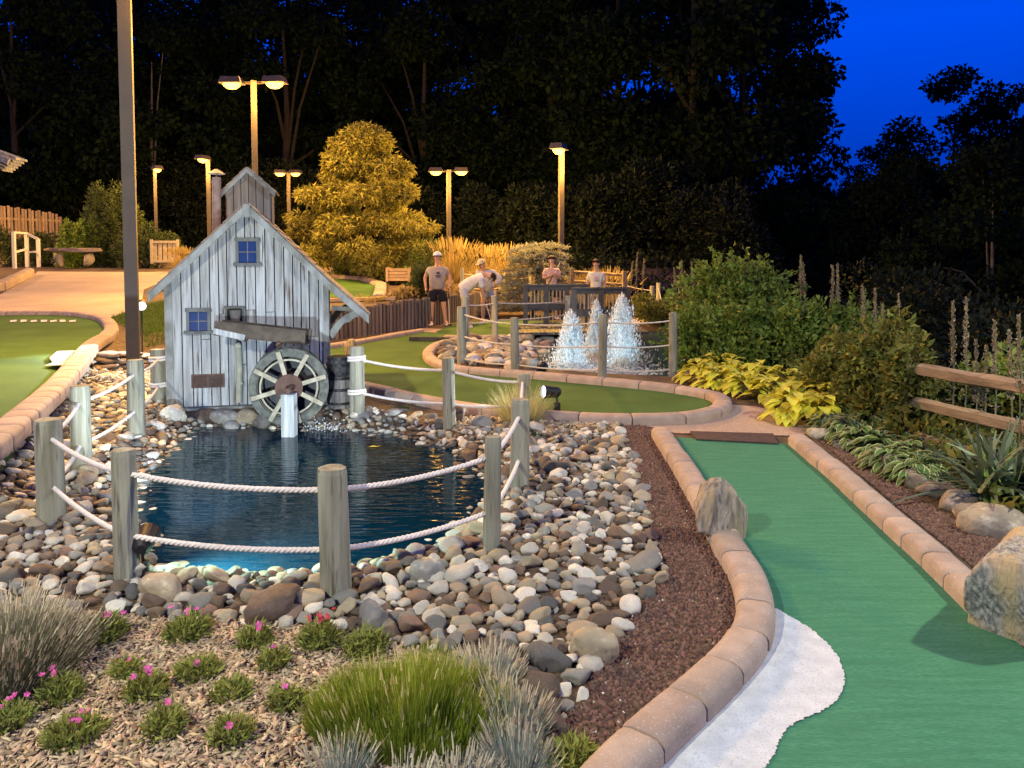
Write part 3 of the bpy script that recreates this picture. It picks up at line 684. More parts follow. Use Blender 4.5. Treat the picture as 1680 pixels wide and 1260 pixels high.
while x < xr - .06:
    wdt = r.uniform(.085, .105); x2 = min(x + wdt, xr - .05); g = .0055; j = r.uniform(0, .009)
    cut = [.0, roofz(x) - .01, roofz(x2) - .01]
    splits = [0.06]
    if r.random() < .35: splits.append(r.uniform(.5, 1.1))
    for si, z0 in enumerate(splits):
        z1a, z1b = (splits[si + 1] - .006,) * 2 if si + 1 < len(splits) else (cut[1], cut[2])
        pts = [(x + g, z0), (x2 - g, z0), (x2 - g, z1b)] + ([(apex.x, apex.z - .01)] if si + 1 == len(splits) and x + g < apex.x < x2 - g else []) + [(x + g, z1a)]
        b.prism(pts, -.012 - j, .02, lambda u, v, w: (u, w, v))
    x = x2
b.build('plank_wall', m_mill, mill, local=True, recalc=True)
b = MB()   # body behind the planks: front backing, sides, back
outl = [(xl + .01, 0), (xr - .01, 0), (xr - .01, zeR - .02), (apex.x, apex.z - .03), (xl + .01, zeL - .02)]
b.prism(outl, .025, DEP, lambda u, v, w: (u, w, v)); b.build('wall_core', m_dark, mill, local=True, recalc=True)
for sx, sg in ((xl, -1), (xr, 1)):
    b = MB()
    for k in range(18):
        y0 = .03 + k * (DEP - .03) / 18; b.box((sx + sg * .004, y0 + .05, (zeL if sg < 0 else zeR) / 2), (.02, .098, (zeL if sg < 0 else zeR) - .04))
    b.build('side_wall', m_mill, mill, local=True)
b = MB(); b.box((xl + .03, -.012, zeL / 2 + .01), (.075, .04, zeL)); b.build('corner_board', m_trim, mill, local=True)
b = MB(); b.box((xr - .03, -.012, zeR / 2 + .01), (.06, .04, zeR)); b.build('corner_board', m_trim, mill, local=True)
# foundation
b = MB(); b.box(((xl + xr) / 2, .45, -.03), (xr - xl + .04, 1.1, .17)); b.build('foundation', m_trim, mill, local=True)
# roof: three pitches
FO = -.14
eL = ML(244, 481, FO); kR = ML(541, 462, FO); eR = ML(605, 516, FO); ap = ML(405, 333, FO)
def pitch(name, a, c, mat=m_roof):
    b = MB(); n = 9; d = Vector((c.x - a.x, 0, c.z - a.z)); nv = Vector((-d.z, 0, d.x)).normalized(); nv = nv if nv.z > 0 else -nv
    for k in range(n):
        p = Vector((a.x, 0, a.z)) + d * (k / n); q = Vector((a.x, 0, a.z)) + d * ((k + 1) / n + .015)
        pts = [p, q, q + nv * .022, p + nv * .012]; y0, y1 = FO, DEP + .1
        b.add([(v.x, y0, v.z) for v in pts] + [(v.x, y1, v.z) for v in pts], [(0, 1, 2, 3), (7, 6, 5, 4), (0, 4, 5, 1), (1, 5, 6, 2), (2, 6, 7, 3), (3, 7, 4, 0)])
    return b.build(name, mat, mill, local=True, recalc=True)
pitch('roof', ap, eL); pitch('roof', ap, kR); pitch('porch_roof', kR, eR)
def rake(a, c, drop=.095):
    b = MB(); a = Vector((a.x, 0, a.z)); c = Vector((c.x, 0, c.z)); 
    pts = [(a.x, a.z - .004), (c.x, c.z - .004), (c.x, c.z - drop), (a.x, a.z - drop)]
    b.prism(pts, FO - .03, FO - .002, lambda u, v, w: (u, w, v)); return b.build('rake_board', m_trim, mill, local=True, recalc=True)
rake(ap, eL); rake(ap, kR); rake(Vector((kR.x + .003, 0, kR.z)), eR, .10)
b = MB(); b.prism([(ap.x - .035, ap.z - .015), (ap.x + .035, ap.z - .015), (ap.x + .03, ap.z - .15), (ap.x - .03, ap.z - .15)], FO - .045, FO - .033, lambda u, v, w: (u, w, v)); b.build('gable_peg', m_trim, mill, local=True, recalc=True)
# porch brackets
for yb, mt in ((.02, m_trim), (DEP - .1, m_trimdark)):
    f0 = (xr + .015, zeR - .62); t0 = (eR.x - .12, eR.z + .01)
    b = MB(); dx, dz = t0[0] - f0[0], t0[1] - f0[1]; up, lo = [], []
    for k in range(11):
        t = k / 10; bow = math.sin(t * math.pi) * .05; sc_ = .035 + .012 * (k % 3 == 1)
        X_, Z_ = f0[0] + dx * t - bow * .6, f0[1] + dz * t + bow * .6; up.append((X_ - .018, Z_ + .03)); lo.append((X_ + .018 + .012 * (k in (2, 3, 7, 8)), Z_ - sc_))
    b.prism(up + lo[::-1], yb, yb + .05, lambda u, v, w: (u, w, v)); b.build('bracket', mt, mill, local=True, recalc=True)
b = MB(); b.bar((xr + .03, .045, eR.z + .07), (eR.x - .03, .045, eR.z + .035), .045, .05); b.build('porch_joist', m_trimdark, mill, local=True)
# windows
def window(px0, py0, px1, py1, sill=True):
    a = ML(px0, py1, -.03); c = ML(px1, py0, -.03); w_, h_ = c.x - a.x, c.z - a.z; cx, cz = (a.x + c.x) / 2, (a.z + c.z) / 2; t = .03
    b = MB(); b.box((cx, -.03, c.z - t / 2), (w_ + .02, .03, t + .008)); b.box((a.x + t / 2, -.028, cz), (t, .028, h_ - 2 * t)); b.box((c.x - t / 2, -.028, cz), (t, .028, h_ - 2 * t))
    f = b.build('window', m_trimwin, mill, local=True)
    b = MB(); b.box((cx, -.018, cz), (w_ - 2 * t, .01, h_ - 2 * t)); b.build('pane', m_pane, f, local=True)
    b = MB(); b.box((cx, -.026, cz), (.008, .01, h_ - 2 * t)); b.box((cx, -.027, cz), (w_ - 2 * t, .011, .008)); b.build('muntin', m_trimdark, f, local=True)
    b = MB(); b.box((cx, -.036, a.z + t / 2), (w_ + .05, .045, t)); b.build('sill', m_trimwin, f, local=True)
window(387, 391, 425, 436); window(306, 506, 345, 548)
a = ML(368, 527, -.03); c = ML(402, 503, -.03)
b = MB(); b.box(((a.x + c.x) / 2, -.018, (a.z + c.z) / 2), (c.x - a.x - .05, .012, c.z - a.z)); f = b.build('water_hatch', m_dark, mill, local=True)
b = MB(); b.box(((a.x + c.x) / 2, -.03, c.z - .01), (c.x - a.x, .04, .03)); b.box((a.x + .02, -.026, (a.z + c.z) / 2 - .01), (.025, .03, c.z - a.z - .025)); b.box((c.x - .02, -.026, (a.z + c.z) / 2 - .01), (.025, .03, c.z - a.z - .025)); b.build('hatch_frame', m_trimwin, f, local=True)
b = MB(); q = ML(386, 518, -.09); b.lathe((q.x, -.09, q.z - .06), [(.045, 0), (.062, .12), (.052, .12), (.045, .02)], 12); b.build('bucket', m_barrel, mill, local=True)
# vent
a = ML(314, 637, -.03); c = ML(368, 613, -.03); cx, cz = (a.x + c.x) / 2, (a.z + c.z) / 2
b = MB(); b.box((cx, -.022, cz), (c.x - a.x, .016, c.z - a.z)); v = b.build('vent', m_rust, mill, local=True)
b = MB()
for sx in (-1, 1):
    for k in range(7): b.box((cx + sx * (c.x - a.x) * .24, -.034, a.z + .018 + k * (c.z - a.z - .03) / 6.5), ((c.x - a.x) * .42, .008, .011))
b.build('louvre', m_vent, v, local=True)
# downpipe
q0 = ML(391, 566, -.09); q1 = ML(393, 592, -.06); q2 = ML(392, 660, -.05)
b = MB(); b.tube([(q1.x, -.055, q1.z), (q2.x, -.055, q2.z)], [.032, .032], 10); b.tube([(q1.x, -.055, ML(392, 626, -.05).z), (q1.x, -.055, ML(392, 630, -.05).z)], [.037, .037], 10); b.tube([(q0.x, -.12, q0.z), (q0.x, -.055, q0.z - .01), (q1.x, -.055, q1.z - .05)], [.03, .032, .028], 10); b.build('downpipe', m_bamboo, mill, local=True)
# flume
f0 = ML(358, 537, -.17); f1 = ML(506, 553, -.50)
b = MB(); A0 = Vector((f0.x, -.17, f0.z)); A1 = Vector((f1.x, -.50, f1.z)); dv = (A1 - A0).normalized(); side = dv.cross(Vector((0, 0, 1))).normalized()
for sg in (-1, 1): b.bar(A0 + side * sg * .085, A1 + side * sg * .085, .02, .15)
b.bar(A0 + Vector((0, 0, -.065)), A1 + Vector((0, 0, -.065)), .149, .018); fl = b.build('flume', m_flume, mill, local=True)
b = MB(); b.bar(A0 + side * .098 + Vector((0, 0, -.03)), A0.lerp(A1, .34) + side * .098 + Vector((0, 0, -.065)), .006, .06); b.build('painted_lit_edge', m_whitewood, fl, local=True)  # white strip standing in for light on the flume's underside
b = MB(); q = A0.lerp(A1, .3); b.tube([(q.x, .0, q.z - .09), (q.x, -.3, q.z - .09)], .03, 8); q = A0.lerp(A1, .68); b.tube([(q.x, .0, q.z - .10), (q.x, -.55, q.z - .10)], .03, 8); b.build('flume_beam', m_rust, fl, local=True)
# cupola
CY = .75; c0 = ML(371, 320, CY); c1 = ML(444, 320, CY); ca = ML(406, 276, CY); ce = ML(364, 316, CY); ce2 = ML(452, 316, CY)
CD = .5; b = MB(); n = 6; wc = (c1.x - c0.x) / n
def cz_(x): return ca.z - .02 - abs(x - ca.x) * (ca.z - ce.z) / (ca.x - ce.x)
for k in range(n):
    xa, xb = c0.x + k * wc + .004, c0.x + (k + 1) * wc - .004
    pts = [(xa, 1.75), (xb, 1.75), (xb, cz_(xb))] + ([(ca.x, cz_(ca.x))] if xa < ca.x < xb else []) + [(xa, cz_(xa))]
    b.prism(pts, CY, CY + .03, lambda u, v, w: (u, w, v)); b.prism(pts, CY + CD - .03, CY + CD, lambda u, v, w: (u, w, v))
for k in range(5):
    for xs in (c0.x, c1.x): b.box((xs, CY + .08 + k * .085, (1.75 + cz_(c0.x)) / 2), (.02, .08, cz_(c0.x) - 1.75))
cu = b.build('cupola', m_cup, mill, local=True, recalc=True)
for e in (ce, ce2):
    b = MB(); nv = Vector((-(e.z - ca.z), 0, e.x - ca.x)).normalized(); nv = nv if nv.z > 0 else -nv
    for k in range(4):
        p = Vector((ca.x, 0, ca.z)).lerp(Vector((e.x, 0, e.z)), k / 4); q = Vector((ca.x, 0, ca.z)).lerp(Vector((e.x, 0, e.z)), (k + 1.04) / 4); pts = [p, q, q + nv * .02, p + nv * .012]
        b.add([(v.x, CY - .07, v.z) for v in pts] + [(v.x, CY + CD + .07, v.z) for v in pts], [(0, 1, 2, 3), (7, 6, 5, 4), (0, 4, 5, 1), (1, 5, 6, 2), (2, 6, 7, 3), (3, 7, 4, 0)])
    b.build('cupola_roof', m_roof, cu, local=True, recalc=True)
    b = MB(); b.prism([(ca.x, ca.z - .004), (e.x, e.z - .004), (e.x, e.z - .06), (ca.x, ca.z - .06)], CY - .095, CY - .072, lambda u, v, w: (u, w, v)); b.build('cupola_rake', m_trim, cu, local=True, recalc=True)
# stove pipe
SY = .6; s0 = ML(355, 372, SY); s1 = ML(355, 291, SY); s2 = ML(356, 281, SY)
b = MB(); b.tube([(s0.x, SY, s0.z - .15), (s1.x, SY, s1.z)], .05, 14); b.tube([(s1.x, SY, s1.z - .06), (s1.x, SY, s1.z - .045)], .054, 14); pp = b.build('stovepipe', M('pipe_metal', (.30, .22, .20), (.20, .15, .13), 12, rough=.6), mill, local=True, smooth=False)
b = MB(); b.lathe((s1.x, SY, s2.z - .03), [(.10, 0), (.012, .055)], 14); b.tube([(s1.x, SY, s1.z - .02), (s1.x, SY, s2.z)], .008, 6); b.build('rain_cap', m_cup, pp, local=True)

# water wheel
WC = D(475, 632, 7.75); wr = .385
wheel = empty('water_wheel', WC, 'round wooden water wheel with pale spokes in front of the mill', 'water wheel', rz=th)
def ring(r0, r1, y0, y1, n=48):
    b = MB(); vs = []
    for k in range(n):
        a = 2 * math.pi * k / n
        for r_, y in ((r0, y0), (r1, y0), (r1, y1), (r0, y1)): vs.append((r_ * math.cos(a), y, r_ * math.sin(a)))
    b.add(vs, [(k * 4 + i, k * 4 + (i + 1) % 4, ((k + 1) % n) * 4 + (i + 1) % 4, ((k + 1) % n) * 4 + i) for k in range(n) for i in range(4)]); return b
for y0 in (-.12, .09): ring(wr - .075, wr, y0, y0 + .03).build('rim', m_wheel, wheel, local=True, recalc=True)
ring(wr - .085, wr - .07, -.09, .09).build('drum', m_trimdark, wheel, local=True, recalc=True)
b = MB()
for k in range(24):
    a = 2 * math.pi * k / 24; rot = Matrix.Rotation(-a, 3, 'Y') @ Matrix.Rotation(.5, 3, 'Y')
    b.box((math.cos(a) * (wr - .035), 0, math.sin(a) * (wr - .035)), (.075, .176, .012), rot)
b.build('paddle', m_wheel, wheel, local=True)
for k in range(8):
    a = 2 * math.pi * (k + .35) / 8; u = Vector((math.cos(a), 0, math.sin(a)))
    b = MB()
    for y in (-.145, ): b.bar(u * .10 + Vector((0, y, 0)), u * (wr - .02) + Vector((0, y, 0)), .02, .04, (0, 1, 0)) if False else b.bar(u * .10 + Vector((0, y, 0)), u * (wr - .015) + Vector((0, y, 0)), .042, .022, (0, 1, 0))
    b.build('spoke', m_spoke, wheel, local=True)
ring(.265, .283, -.128, -.115).build('inner_ring', m_spoke, wheel, local=True, recalc=True)
b = MB(); b.lathe((0, .135, 0), [(wr - .08, 0), (wr - .08, .012)], 40, axis=(0, -1, 0)); b.build('shade_disc', m_bridge, wheel, local=True)  # dark disc added to give the wheel interior its shade
b = MB(); b.lathe((0, .15, 0), [(.13, 0), (.135, .01), (.135, .31), (.13, .32), (.06, .325)], 28, axis=(0, -1, 0)); hb = b.build('hub', m_rust, wheel, local=True)
b = MB(); b.lathe((0, .8, 0), [(.03, 0), (.03, 1.2), (.026, 1.21)], 14, axis=(0, -1, 0)); b.build('axle', m_rust, wheel, local=True)
b = MB(); pc = D(473.5, 640, 7.75 - .28); tz = Z(475, 646, .0); top = D(475, 646, 7.48).z
b.box((pc.x, 7.48, (top - .45) / 2), (.125, .12, top + .45)); tag(b.build('axle_post', m_whitewood, loc=(pc.x, 7.48, -.4)), 'white painted square post holding the wheel axle in the water', 'post')
# splash at the wheel
b = MB(); r = random.Random(3)
for k in range(200):
    c = Z(r.gauss(535, 26), r.gauss(702, 4), WATER + .01); s = r.uniform(.003, .010); b.lathe((c.x, c.y, WATER + abs(r.gauss(0, .04))), [(.2 * s, -s), (s, 0), (.2 * s, s)], 5)
m_foam = M('foam', (.75, .82, .86), rough=.4, trans=.4)
tag(b.build('splash', m_foam), 'white splashing drops where the wheel meets the pond', kind='stuff')
# barrel + crate
c = Z(558, 672, -.02)
def barrel(px, py0, py1, label, mat, y):
    p0 = D(px, py1, y); p1 = D(px, py0, y); h_ = p1.z - p0.z; t = empty('barrel', p0, label, 'barrel')
    b = MB(); n = 14
    for k in range(n):
        a0 = 2 * math.pi * k / n + .02; a1 = 2 * math.pi * (k + 1) / n - .02; pr = [(.118, 0), (.138, .3), (.140, .6), (.122, 1)]; vs = []
        for r_, z in pr:
            for a in (a0, a1): vs.append((r_ * math.cos(a), r_ * math.sin(a), z * h_))
        b.add(vs, [(i * 2, i * 2 + 1, i * 2 + 3, i * 2 + 2) for i in range(3)])
    b.lathe((0, 0, .01), [(.112, 0), (.125, .5 * h_), (.112, h_ - .03)], 14); b.build('stave', mat, t, local=True, recalc=True)
    for z in (.12, .55, .9):
        b = MB(); b.lathe((0, 0, z * h_), [(.130 + .014 * (z == .55), 0), (.132 + .014 * (z == .55), .03)], 20); b.build('hoop', m_iron, t, local=True)
    return t
barrel(558, 616, 668, 'grey wooden barrel standing beside the mill wall', m_barrel, 8.1); barrel(558, 586, 616, 'dark wooden tub stacked on top of the grey barrel', m_bridge, 8.12)

# ================================================================== rope fences
def post(fence, px, ytop, ybase, wpx, h=None, sub=0):
    p = G(px, ybase); dep = p.y * math.cos(PITCH) + (1.6 - p.z) * math.sin(PITCH); top = D(px, ytop, p.y).z; rad = wpx / 2 / F * dep
    rr = random.Random(int(px)); n = 20; b = MB(); lean = Vector((rr.uniform(-.012, .012), rr.uniform(-.012, .012), 0)); vs = []; hs = [-.25, 0, .2, .4, .6, .8, .96, 1.0]
    ph = rr.uniform(0, 6)
    for q in hs:
        z = p.z + (top - p.z) * q if q > 0 else p.z + q
        for k in range(n):
            a = 2 * math.pi * k / n; r_ = rad * (1 + .05 * math.sin(3 * a + ph) + .035 * math.sin(7 * a + ph * 2)) * (1.03 - .06 * q) * (.93 if q == 1.0 else 1)
            vs.append((p.x + lean.x * q + r_ * math.cos(a), p.y + lean.y * q + r_ * math.sin(a), z))
    m_ = len(hs); fs = [(i * n + k, i * n + (k + 1) % n, (i + 1) * n + (k + 1) % n, (i + 1) * n + k) for i in range(m_ - 1) for k in range(n)]; fs.append(tuple((m_ - 1) * n + k for k in range(n)))
    b.add(vs, fs); o = b.build('post', m_post, fence)
    return dict(p=p, top=top, r=rad, o=o)
def rope(fence, A, fa, B, fb, sag, rad=.014, mat=m_rope, twist=True, strand_n=6):
    a = Vector((A['p'].x, A['p'].y, A['p'].z + (A['top'] - A['p'].z) * fa)); c = Vector((B['p'].x, B['p'].y, B['p'].z + (B['top'] - B['p'].z) * fb))
    L = (c - a).length; b = MB()
    def pt(t): return a.lerp(c, t) + Vector((0, 0, -4 * sag * t * (1 - t)))
    if not twist: b.tube([pt(k / 14) for k in range(15)], rad, 7)
    else:
        d = (c - a).normalized(); s = d.cross(Vector((0, 0, 1))).normalized(); u = s.cross(d); n = int(L / .011); pitch_ = rad * 5.6
        for q in range(3):
            path = []
            for k in range(n + 1):
                t = k / n; an = 2 * math.pi * (q / 3 + t * L / pitch_); path.append(pt(t) + (s * math.cos(an) + u * math.sin(an)) * rad * .52)
            b.tube(path, rad * .56, strand_n)
    return b.build('rope', mat, fence, smooth=True)
def wrap(P, f, rad=.014, turns=2, mat=m_rope):
    b = MB(); z0 = P['p'].z + (P['top'] - P['p'].z) * f; R_ = P['r'] + rad * .8
    path = [(P['p'].x + R_ * math.cos(t), P['p'].y + R_ * math.sin(t), z0 + (t / (2 * math.pi) - turns / 2) * rad * 2.1) for t in np.linspace(0, turns * 2 * math.pi, turns * 24 + 1)]
    b.tube(path, rad, 8); b.build('rope_wrap', mat, P['o'], smooth=True)
fence = empty('rope_fence', G(300, 985), 'weathered posts with white rope round the dark mill pond', 'fence')
PP = [post(fence, *a) for a in [(262, 573, 662, 24), (225, 590, 716, 26), (135, 633, 778, 31), (85, 688, 852, 42), (208, 738, 950, 38), (552, 766, 974, 49), (806, 715, 902, 28), (852, 655, 803, 31), (857, 613, 690, 21), (737, 587, 702, 20), (586, 568, 682, 23)]]
UP, LO = .82, .34
for i in range(len(PP) - 1):
    rope(fence, PP[i], UP, PP[i + 1], UP, .03); rope(fence, PP[i], LO, PP[i + 1], LO, .03)
for P in (PP[0], PP[-1]): wrap(P, UP); wrap(P, LO)
ff = empty('rope_fence', G(845, 608), 'tan rope and post fence round the fountain pool', 'fence')
FP = [post(ff, *a) for a in [(757, 503, 599, 15), (845, 521, 609, 14), (988, 516, 620, 14), (1104, 513, 618, 13)]]
m_rope2 = M('tan_rope', (.60, .54, .42), (.68, .62, .5), 30, rough=.9)
for i in range(3):
    for f_ in (.88, .5, .12): rope(ff, FP[i], f_, FP[i + 1], f_, .03, .011, m_rope2, False)
fb = empty('rope_fence', G(812, 566), 'rope and post fence along the far side of the fountain', 'fence')
BP = [post(fb, *a) for a in [(762, 487, 570, 13), (812, 485, 566, 10), (931, 485, 548, 10)]]
for i in range(2):
    for f_ in (.85, .5, .15): rope(fb, BP[i], f_, BP[i + 1], f_, .03, .012, m_rope2, False)
fc = empty('rope_fence', G(1070, 518), 'small rope fence at the right end of the black footbridge', 'fence')
CP = [post(fc, *a) for a in [(1020, 459, 505, 8), (1070, 469, 519, 8), (1080, 464, 517, 8), (1086, 491, 527, 7), (1112, 512, 545, 8)]]
for i in (0, 2, 3):
    for f_ in (.85, .4): rope(fc, CP[i], f_, CP[i + 1], f_, .04, .012, m_rope2, False)
fd = empty('rope_fence', G(830, 480), 'rope fence in front of the spreading blue spruce', 'fence')
DP = [post(fd, *a) for a in [(759, 440, 500, 6), (826, 447, 495, 8), (869, 450, 490, 6)]]
for i in range(2):
    for f_ in (.85, .45): rope(fd, DP[i], f_, DP[i + 1], f_, .04, .012, m_rope2, False)

# ================================================================== lamps
def lamp(px, ytop, y, heads, label, ybase=None, pw=.11, power=500, facing=0, zb=None, hs=1.0):
    top = D(px, ytop, y); zb = hz(top.x, y) if zb is None else zb
    t = empty('lamp_post', (top.x, y, zb), label, 'lamp post', 'lamp posts of the course')
    b = MB(); b.box((top.x, y, (zb - .1 + top.z + .05) / 2), (pw, pw, top.z + .05 - zb + .1), Matrix.Rotation(.35, 3, 'Z')); b.build('pole', m_pole, t)
    for (dx, dy) in heads:
        hx, hy = top.x + dx, y + dy; dv = Vector((dx, dy, 0)); L = dv.length; dv = dv / L if L > .01 else Vector((0, -1, 0)); side = Vector((-dv.y, dv.x, 0))
        b = MB(); b.bar((top.x, y, top.z), (hx, hy, top.z + .01), .05, .06); b.build('arm', m_pole, t)
        c = Vector((hx, hy, top.z)) + dv * .12 * hs
        b = MB(); w1, l1 = .17 * hs, .25 * hs
        lo_ = [c + dv * l1 + side * w1, c + dv * l1 - side * w1, c - dv * l1 - side * w1, c - dv * l1 + side * w1]; z0, z1 = top.z - .02, top.z + .12 * hs
        b.add([(v.x, v.y, z0) for v in lo_] + [((v.x - c.x) * .8 + c.x, (v.y - c.y) * .8 + c.y, z1) for v in lo_], [(0, 1, 2, 3), (7, 6, 5, 4), (0, 4, 5, 1), (1, 5, 6, 2), (2, 6, 7, 3), (3, 7, 4, 0)])
        hd = b.build('lamp_head', m_pole, t, recalc=True)
        b = MB(); rot = Matrix((dv, side, Vector((0, 0, 1)))).transposed()
        b2 = MB(); b2.lathe((0, 0, 0), [(.02, -.12), (.09, -.105), (.15, -.05), (.17, 0)], 16)
        b.add([c + Vector((0, 0, z0 - top.z - .003)) + rot @ Vector((v[0] * 1.2 * hs, v[1] * .85 * hs, v[2] * hs)) for v in b2.v], b2.f)
        b.build('lens', m_lens_w, hd, smooth=True)
        l = point('lamp_light', (0, 0, 0), power, SODIUM, .12); l.parent = hd; l.location = Vector((c.x, c.y, z0 - .16 * hs)) - ORG[hd.name]
    return t
lamp(203, -34, 9.7, [(-.45, -.1), (.45, .12)], 'tall brown square lamp pole standing left of the mill', pw=.15, power=1500, zb=.1)
lamp(416, 136, 20, [(-.42, .0), (.42, -.05)], 'tall twin headed lamp post rising behind the mill cupola', pw=.14, power=2400, hs=1.15)
lamp(254, 278, 32, [(.1, -.1)], 'thin single lamp post beside the white gate far left', pw=.12, power=1300)
lamp(341, 262, 28, [(-.05, -.12)], 'bright single lamp post just left of the stovepipe', pw=.14, power=1300)
lamp(473, 284, 32, [(-.2, -.05), (.2, -.05)], 'twin lamp post between cupola and golden tree', pw=.13, power=1300)
lamp(736, 281, 27, [(-.32, 0), (.32, 0)], 'twin lamp post behind the capped man', pw=.13, power=2200)
lamp(921, 246, 22, [(-.04, -.1)], 'glaring single lamp post behind the black footbridge', pw=.13, power=2800, hs=1.15)

def flood(px, py, pb, y, target, label, power, cone=60, col=(.86, .95, 1), size=1.0, lens=m_lens_c):
    c = D(px, py, y); base = D(pb[0], pb[1], y); gzv = hz(base.x, y); t = empty('flood_light', (base.x, y, gzv), label, 'spotlight', 'garden spotlights')
    dv = (Vector(target) - c).normalized()
    b = MB(); b.lathe((base.x, y, gzv - .05), [(.035 * size, 0), (.035 * size, .15 * size), (.03 * size, .16 * size)], 14); b.build('stake', m_iron, t)
    b = MB(); b.tube([(base.x, y, gzv + .09 * size), c - dv * .06 * size + Vector((0, 0, -.04 * size)), c - dv * .04 * size], .014 * size, 8); b.build('knuckle', m_iron, t)
    b = MB(); b.lathe(c - dv * .10 * size, [(.03 * size, 0), (.055 * size, .03 * size), (.07 * size, .16 * size), (.075 * size, .2 * size), (.066 * size, .2 * size), (.062 * size, .15 * size)], 20, axis=dv); hs = b.build('housing', m_iron, t)
    b = MB(); b.lathe(c + dv * .065 * size, [(.06 * size, 0), (.05 * size, .012 * size), (.01, .018 * size)], 18, axis=dv); b.build('lens', lens, hs)
    s = spot('flood_beam', c + dv * .13 * size, Vector(target) + dv, power, col, cone, .5, .04, parent=hs)
    return t
fl1 = flood(238, 888, (236, 944), 3.85, tuple(MILL + Vector((.1, -.2, 1.0))), 'black garden spotlight beside the near left rope post', 520, 62, size=.8, col=(.80, .93, 1))
flood(905, 643, (914, 684), 8.05, (-2.3, 6.9, .5), 'black garden spotlight with glaring lens behind the right rope post', 150, 60)
flood(888, 605, (885, 618), 11.0, (1.3, 13.3, .6), 'small black spotlight aimed at the fountain', 260, 60)
flood(232, 499, (232, 520), 11.5, (-4.4, 9.2, .25), 'dazzling white spotlight on the grass left of the mill', 700, 110)
c = D(275, 905, 4.0); spot('added_teal_light', (c.x, c.y, .22), (c.x + .38, c.y + .14, -.3), 230, (.45, 1, .85), 115, 1, .03)  # added light without a fixture, for the teal glow at the pond edge

# ================================================================== plants: fast leaf and blade clouds
def mesh_np(name, V, Fc, mats, mi=None, parent=None, org=None, smooth=False):
    me = bpy.data.meshes.new(name); o0 = ORG[parent.name] if parent is not None else (Vector(org) if org is not None else Vector((0, 0, 0)))
    V = V - np.array(o0)
    me.vertices.add(len(V)); me.vertices.foreach_set('co', V.reshape(-1)); k = Fc.shape[1]
    me.loops.add(Fc.size); me.loops.foreach_set('vertex_index', Fc.reshape(-1).astype(np.int32)); me.polygons.add(len(Fc))
    me.polygons.foreach_set('loop_start', (np.arange(len(Fc)) * k).astype(np.int32)); me.polygons.foreach_set('loop_total', np.full(len(Fc), k, np.int32))
    for m in (mats if isinstance(mats, (list, tuple)) else [mats]): me.materials.append(m)
    if mi is not None: me.polygons.foreach_set('material_index', np.asarray(mi, np.int32))
    if smooth: me.polygons.foreach_set('use_smooth', np.ones(len(Fc), bool))
    me.update(calc_edges=True)
    o = bpy.data.objects.new(name, me); COL.objects.link(o)
    if parent is not None: o.parent = parent
    else: o.location = o0
    ORG[o.name] = Vector(o0); return o
def frames(d, r):
    """orthonormal frames for directions d (n,3) with random roll"""
    d = d / np.linalg.norm(d, axis=1)[:, None]; ref = r.normal(size=d.shape); s = np.cross(d, ref); s /= np.linalg.norm(s, axis=1)[:, None]
    return d, s, np.cross(s, d)
def leaves(P, Dv, size, r, aspect=.45, fold=.25, droop=.15):
    """leaf = two folded quads: 6 verts 2 faces"""
    n = len(P); d, s, u = frames(Dv, r); L = size * r.uniform(.65, 1.3, n); L = L[:, None]; W = L * aspect
    base = P; mid = P + d * L * .5 + u * L * .06; tip = P + d * L - u * L * droop
    l = P + d * L * .5 + s * W * .5 + u * L * (.06 + fold * aspect); rr = P + d * L * .5 - s * W * .5 + u * L * (.06 + fold * aspect)
    V = np.stack([base, l, tip, rr, mid], 1).reshape(-1, 3)
    o = np.arange(n)[:, None] * 5
    Fc = np.concatenate([o + np.array([[0, 4, 2, 1]]), o + np.array([[0, 3, 2, 4]])], 1).reshape(-1, 4)
    return V, Fc
def blades(P, Dv, L, W, r, bend=.5, seg=3, tipw=.1):
    """tapered bending strips; bends towards gravity"""
    n = len(P); d, s, u = frames(Dv, r); s = np.cross(d, np.array([0, 0, 1.0]) + r.normal(0, .25, (n, 3))); s /= np.linalg.norm(s, axis=1)[:, None] + 1e-9
    L = L[:, None]; out = []
    hd = d * np.array([1, 1, 0]); 
    for k in range(seg + 1):
        t = k / seg; c = P + d * L * t + (hd * .6 - np.array([0, 0, 1.0])) * L * bend * t * t * .5 * (np.linalg.norm(hd, axis=1)[:, None] + .15)
        w_ = W * (1 - t) + W * tipw * t; w_ = w_ if t < .5 else w_
        out += [c + s * w_ / 2, c - s * w_ / 2]
    V = np.stack(out, 1); m = V.shape[1]; o = np.arange(n)[:, None, None] * m
    q = np.array([[2 * k, 2 * k + 1, 2 * k + 3, 2 * k + 2] for k in range(seg)])[None]
    return V.reshape(-1, 3), (o + q).reshape(-1, 4)
def cat(*lst):
    Vs, Fs, Ms, b = [], [], [], 0
    for V, Fc, m in lst: Vs.append(V); Fs.append(Fc + b); Ms.append(np.full(len(Fc), m) if np.isscalar(m) else m); b += len(V)
    return np.concatenate(Vs), np.concatenate(Fs), np.concatenate(Ms)
def dirs(n, r, up=.5, spread=1.0):
    v = r.normal(size=(n, 3)); v[:, 2] = np.abs(v[:, 2]); v /= np.linalg.norm(v, axis=1)[:, None]; v = v * np.array([spread, spread, 1]); v[:, 2] += up; return v / np.linalg.norm(v, axis=1)[:, None]
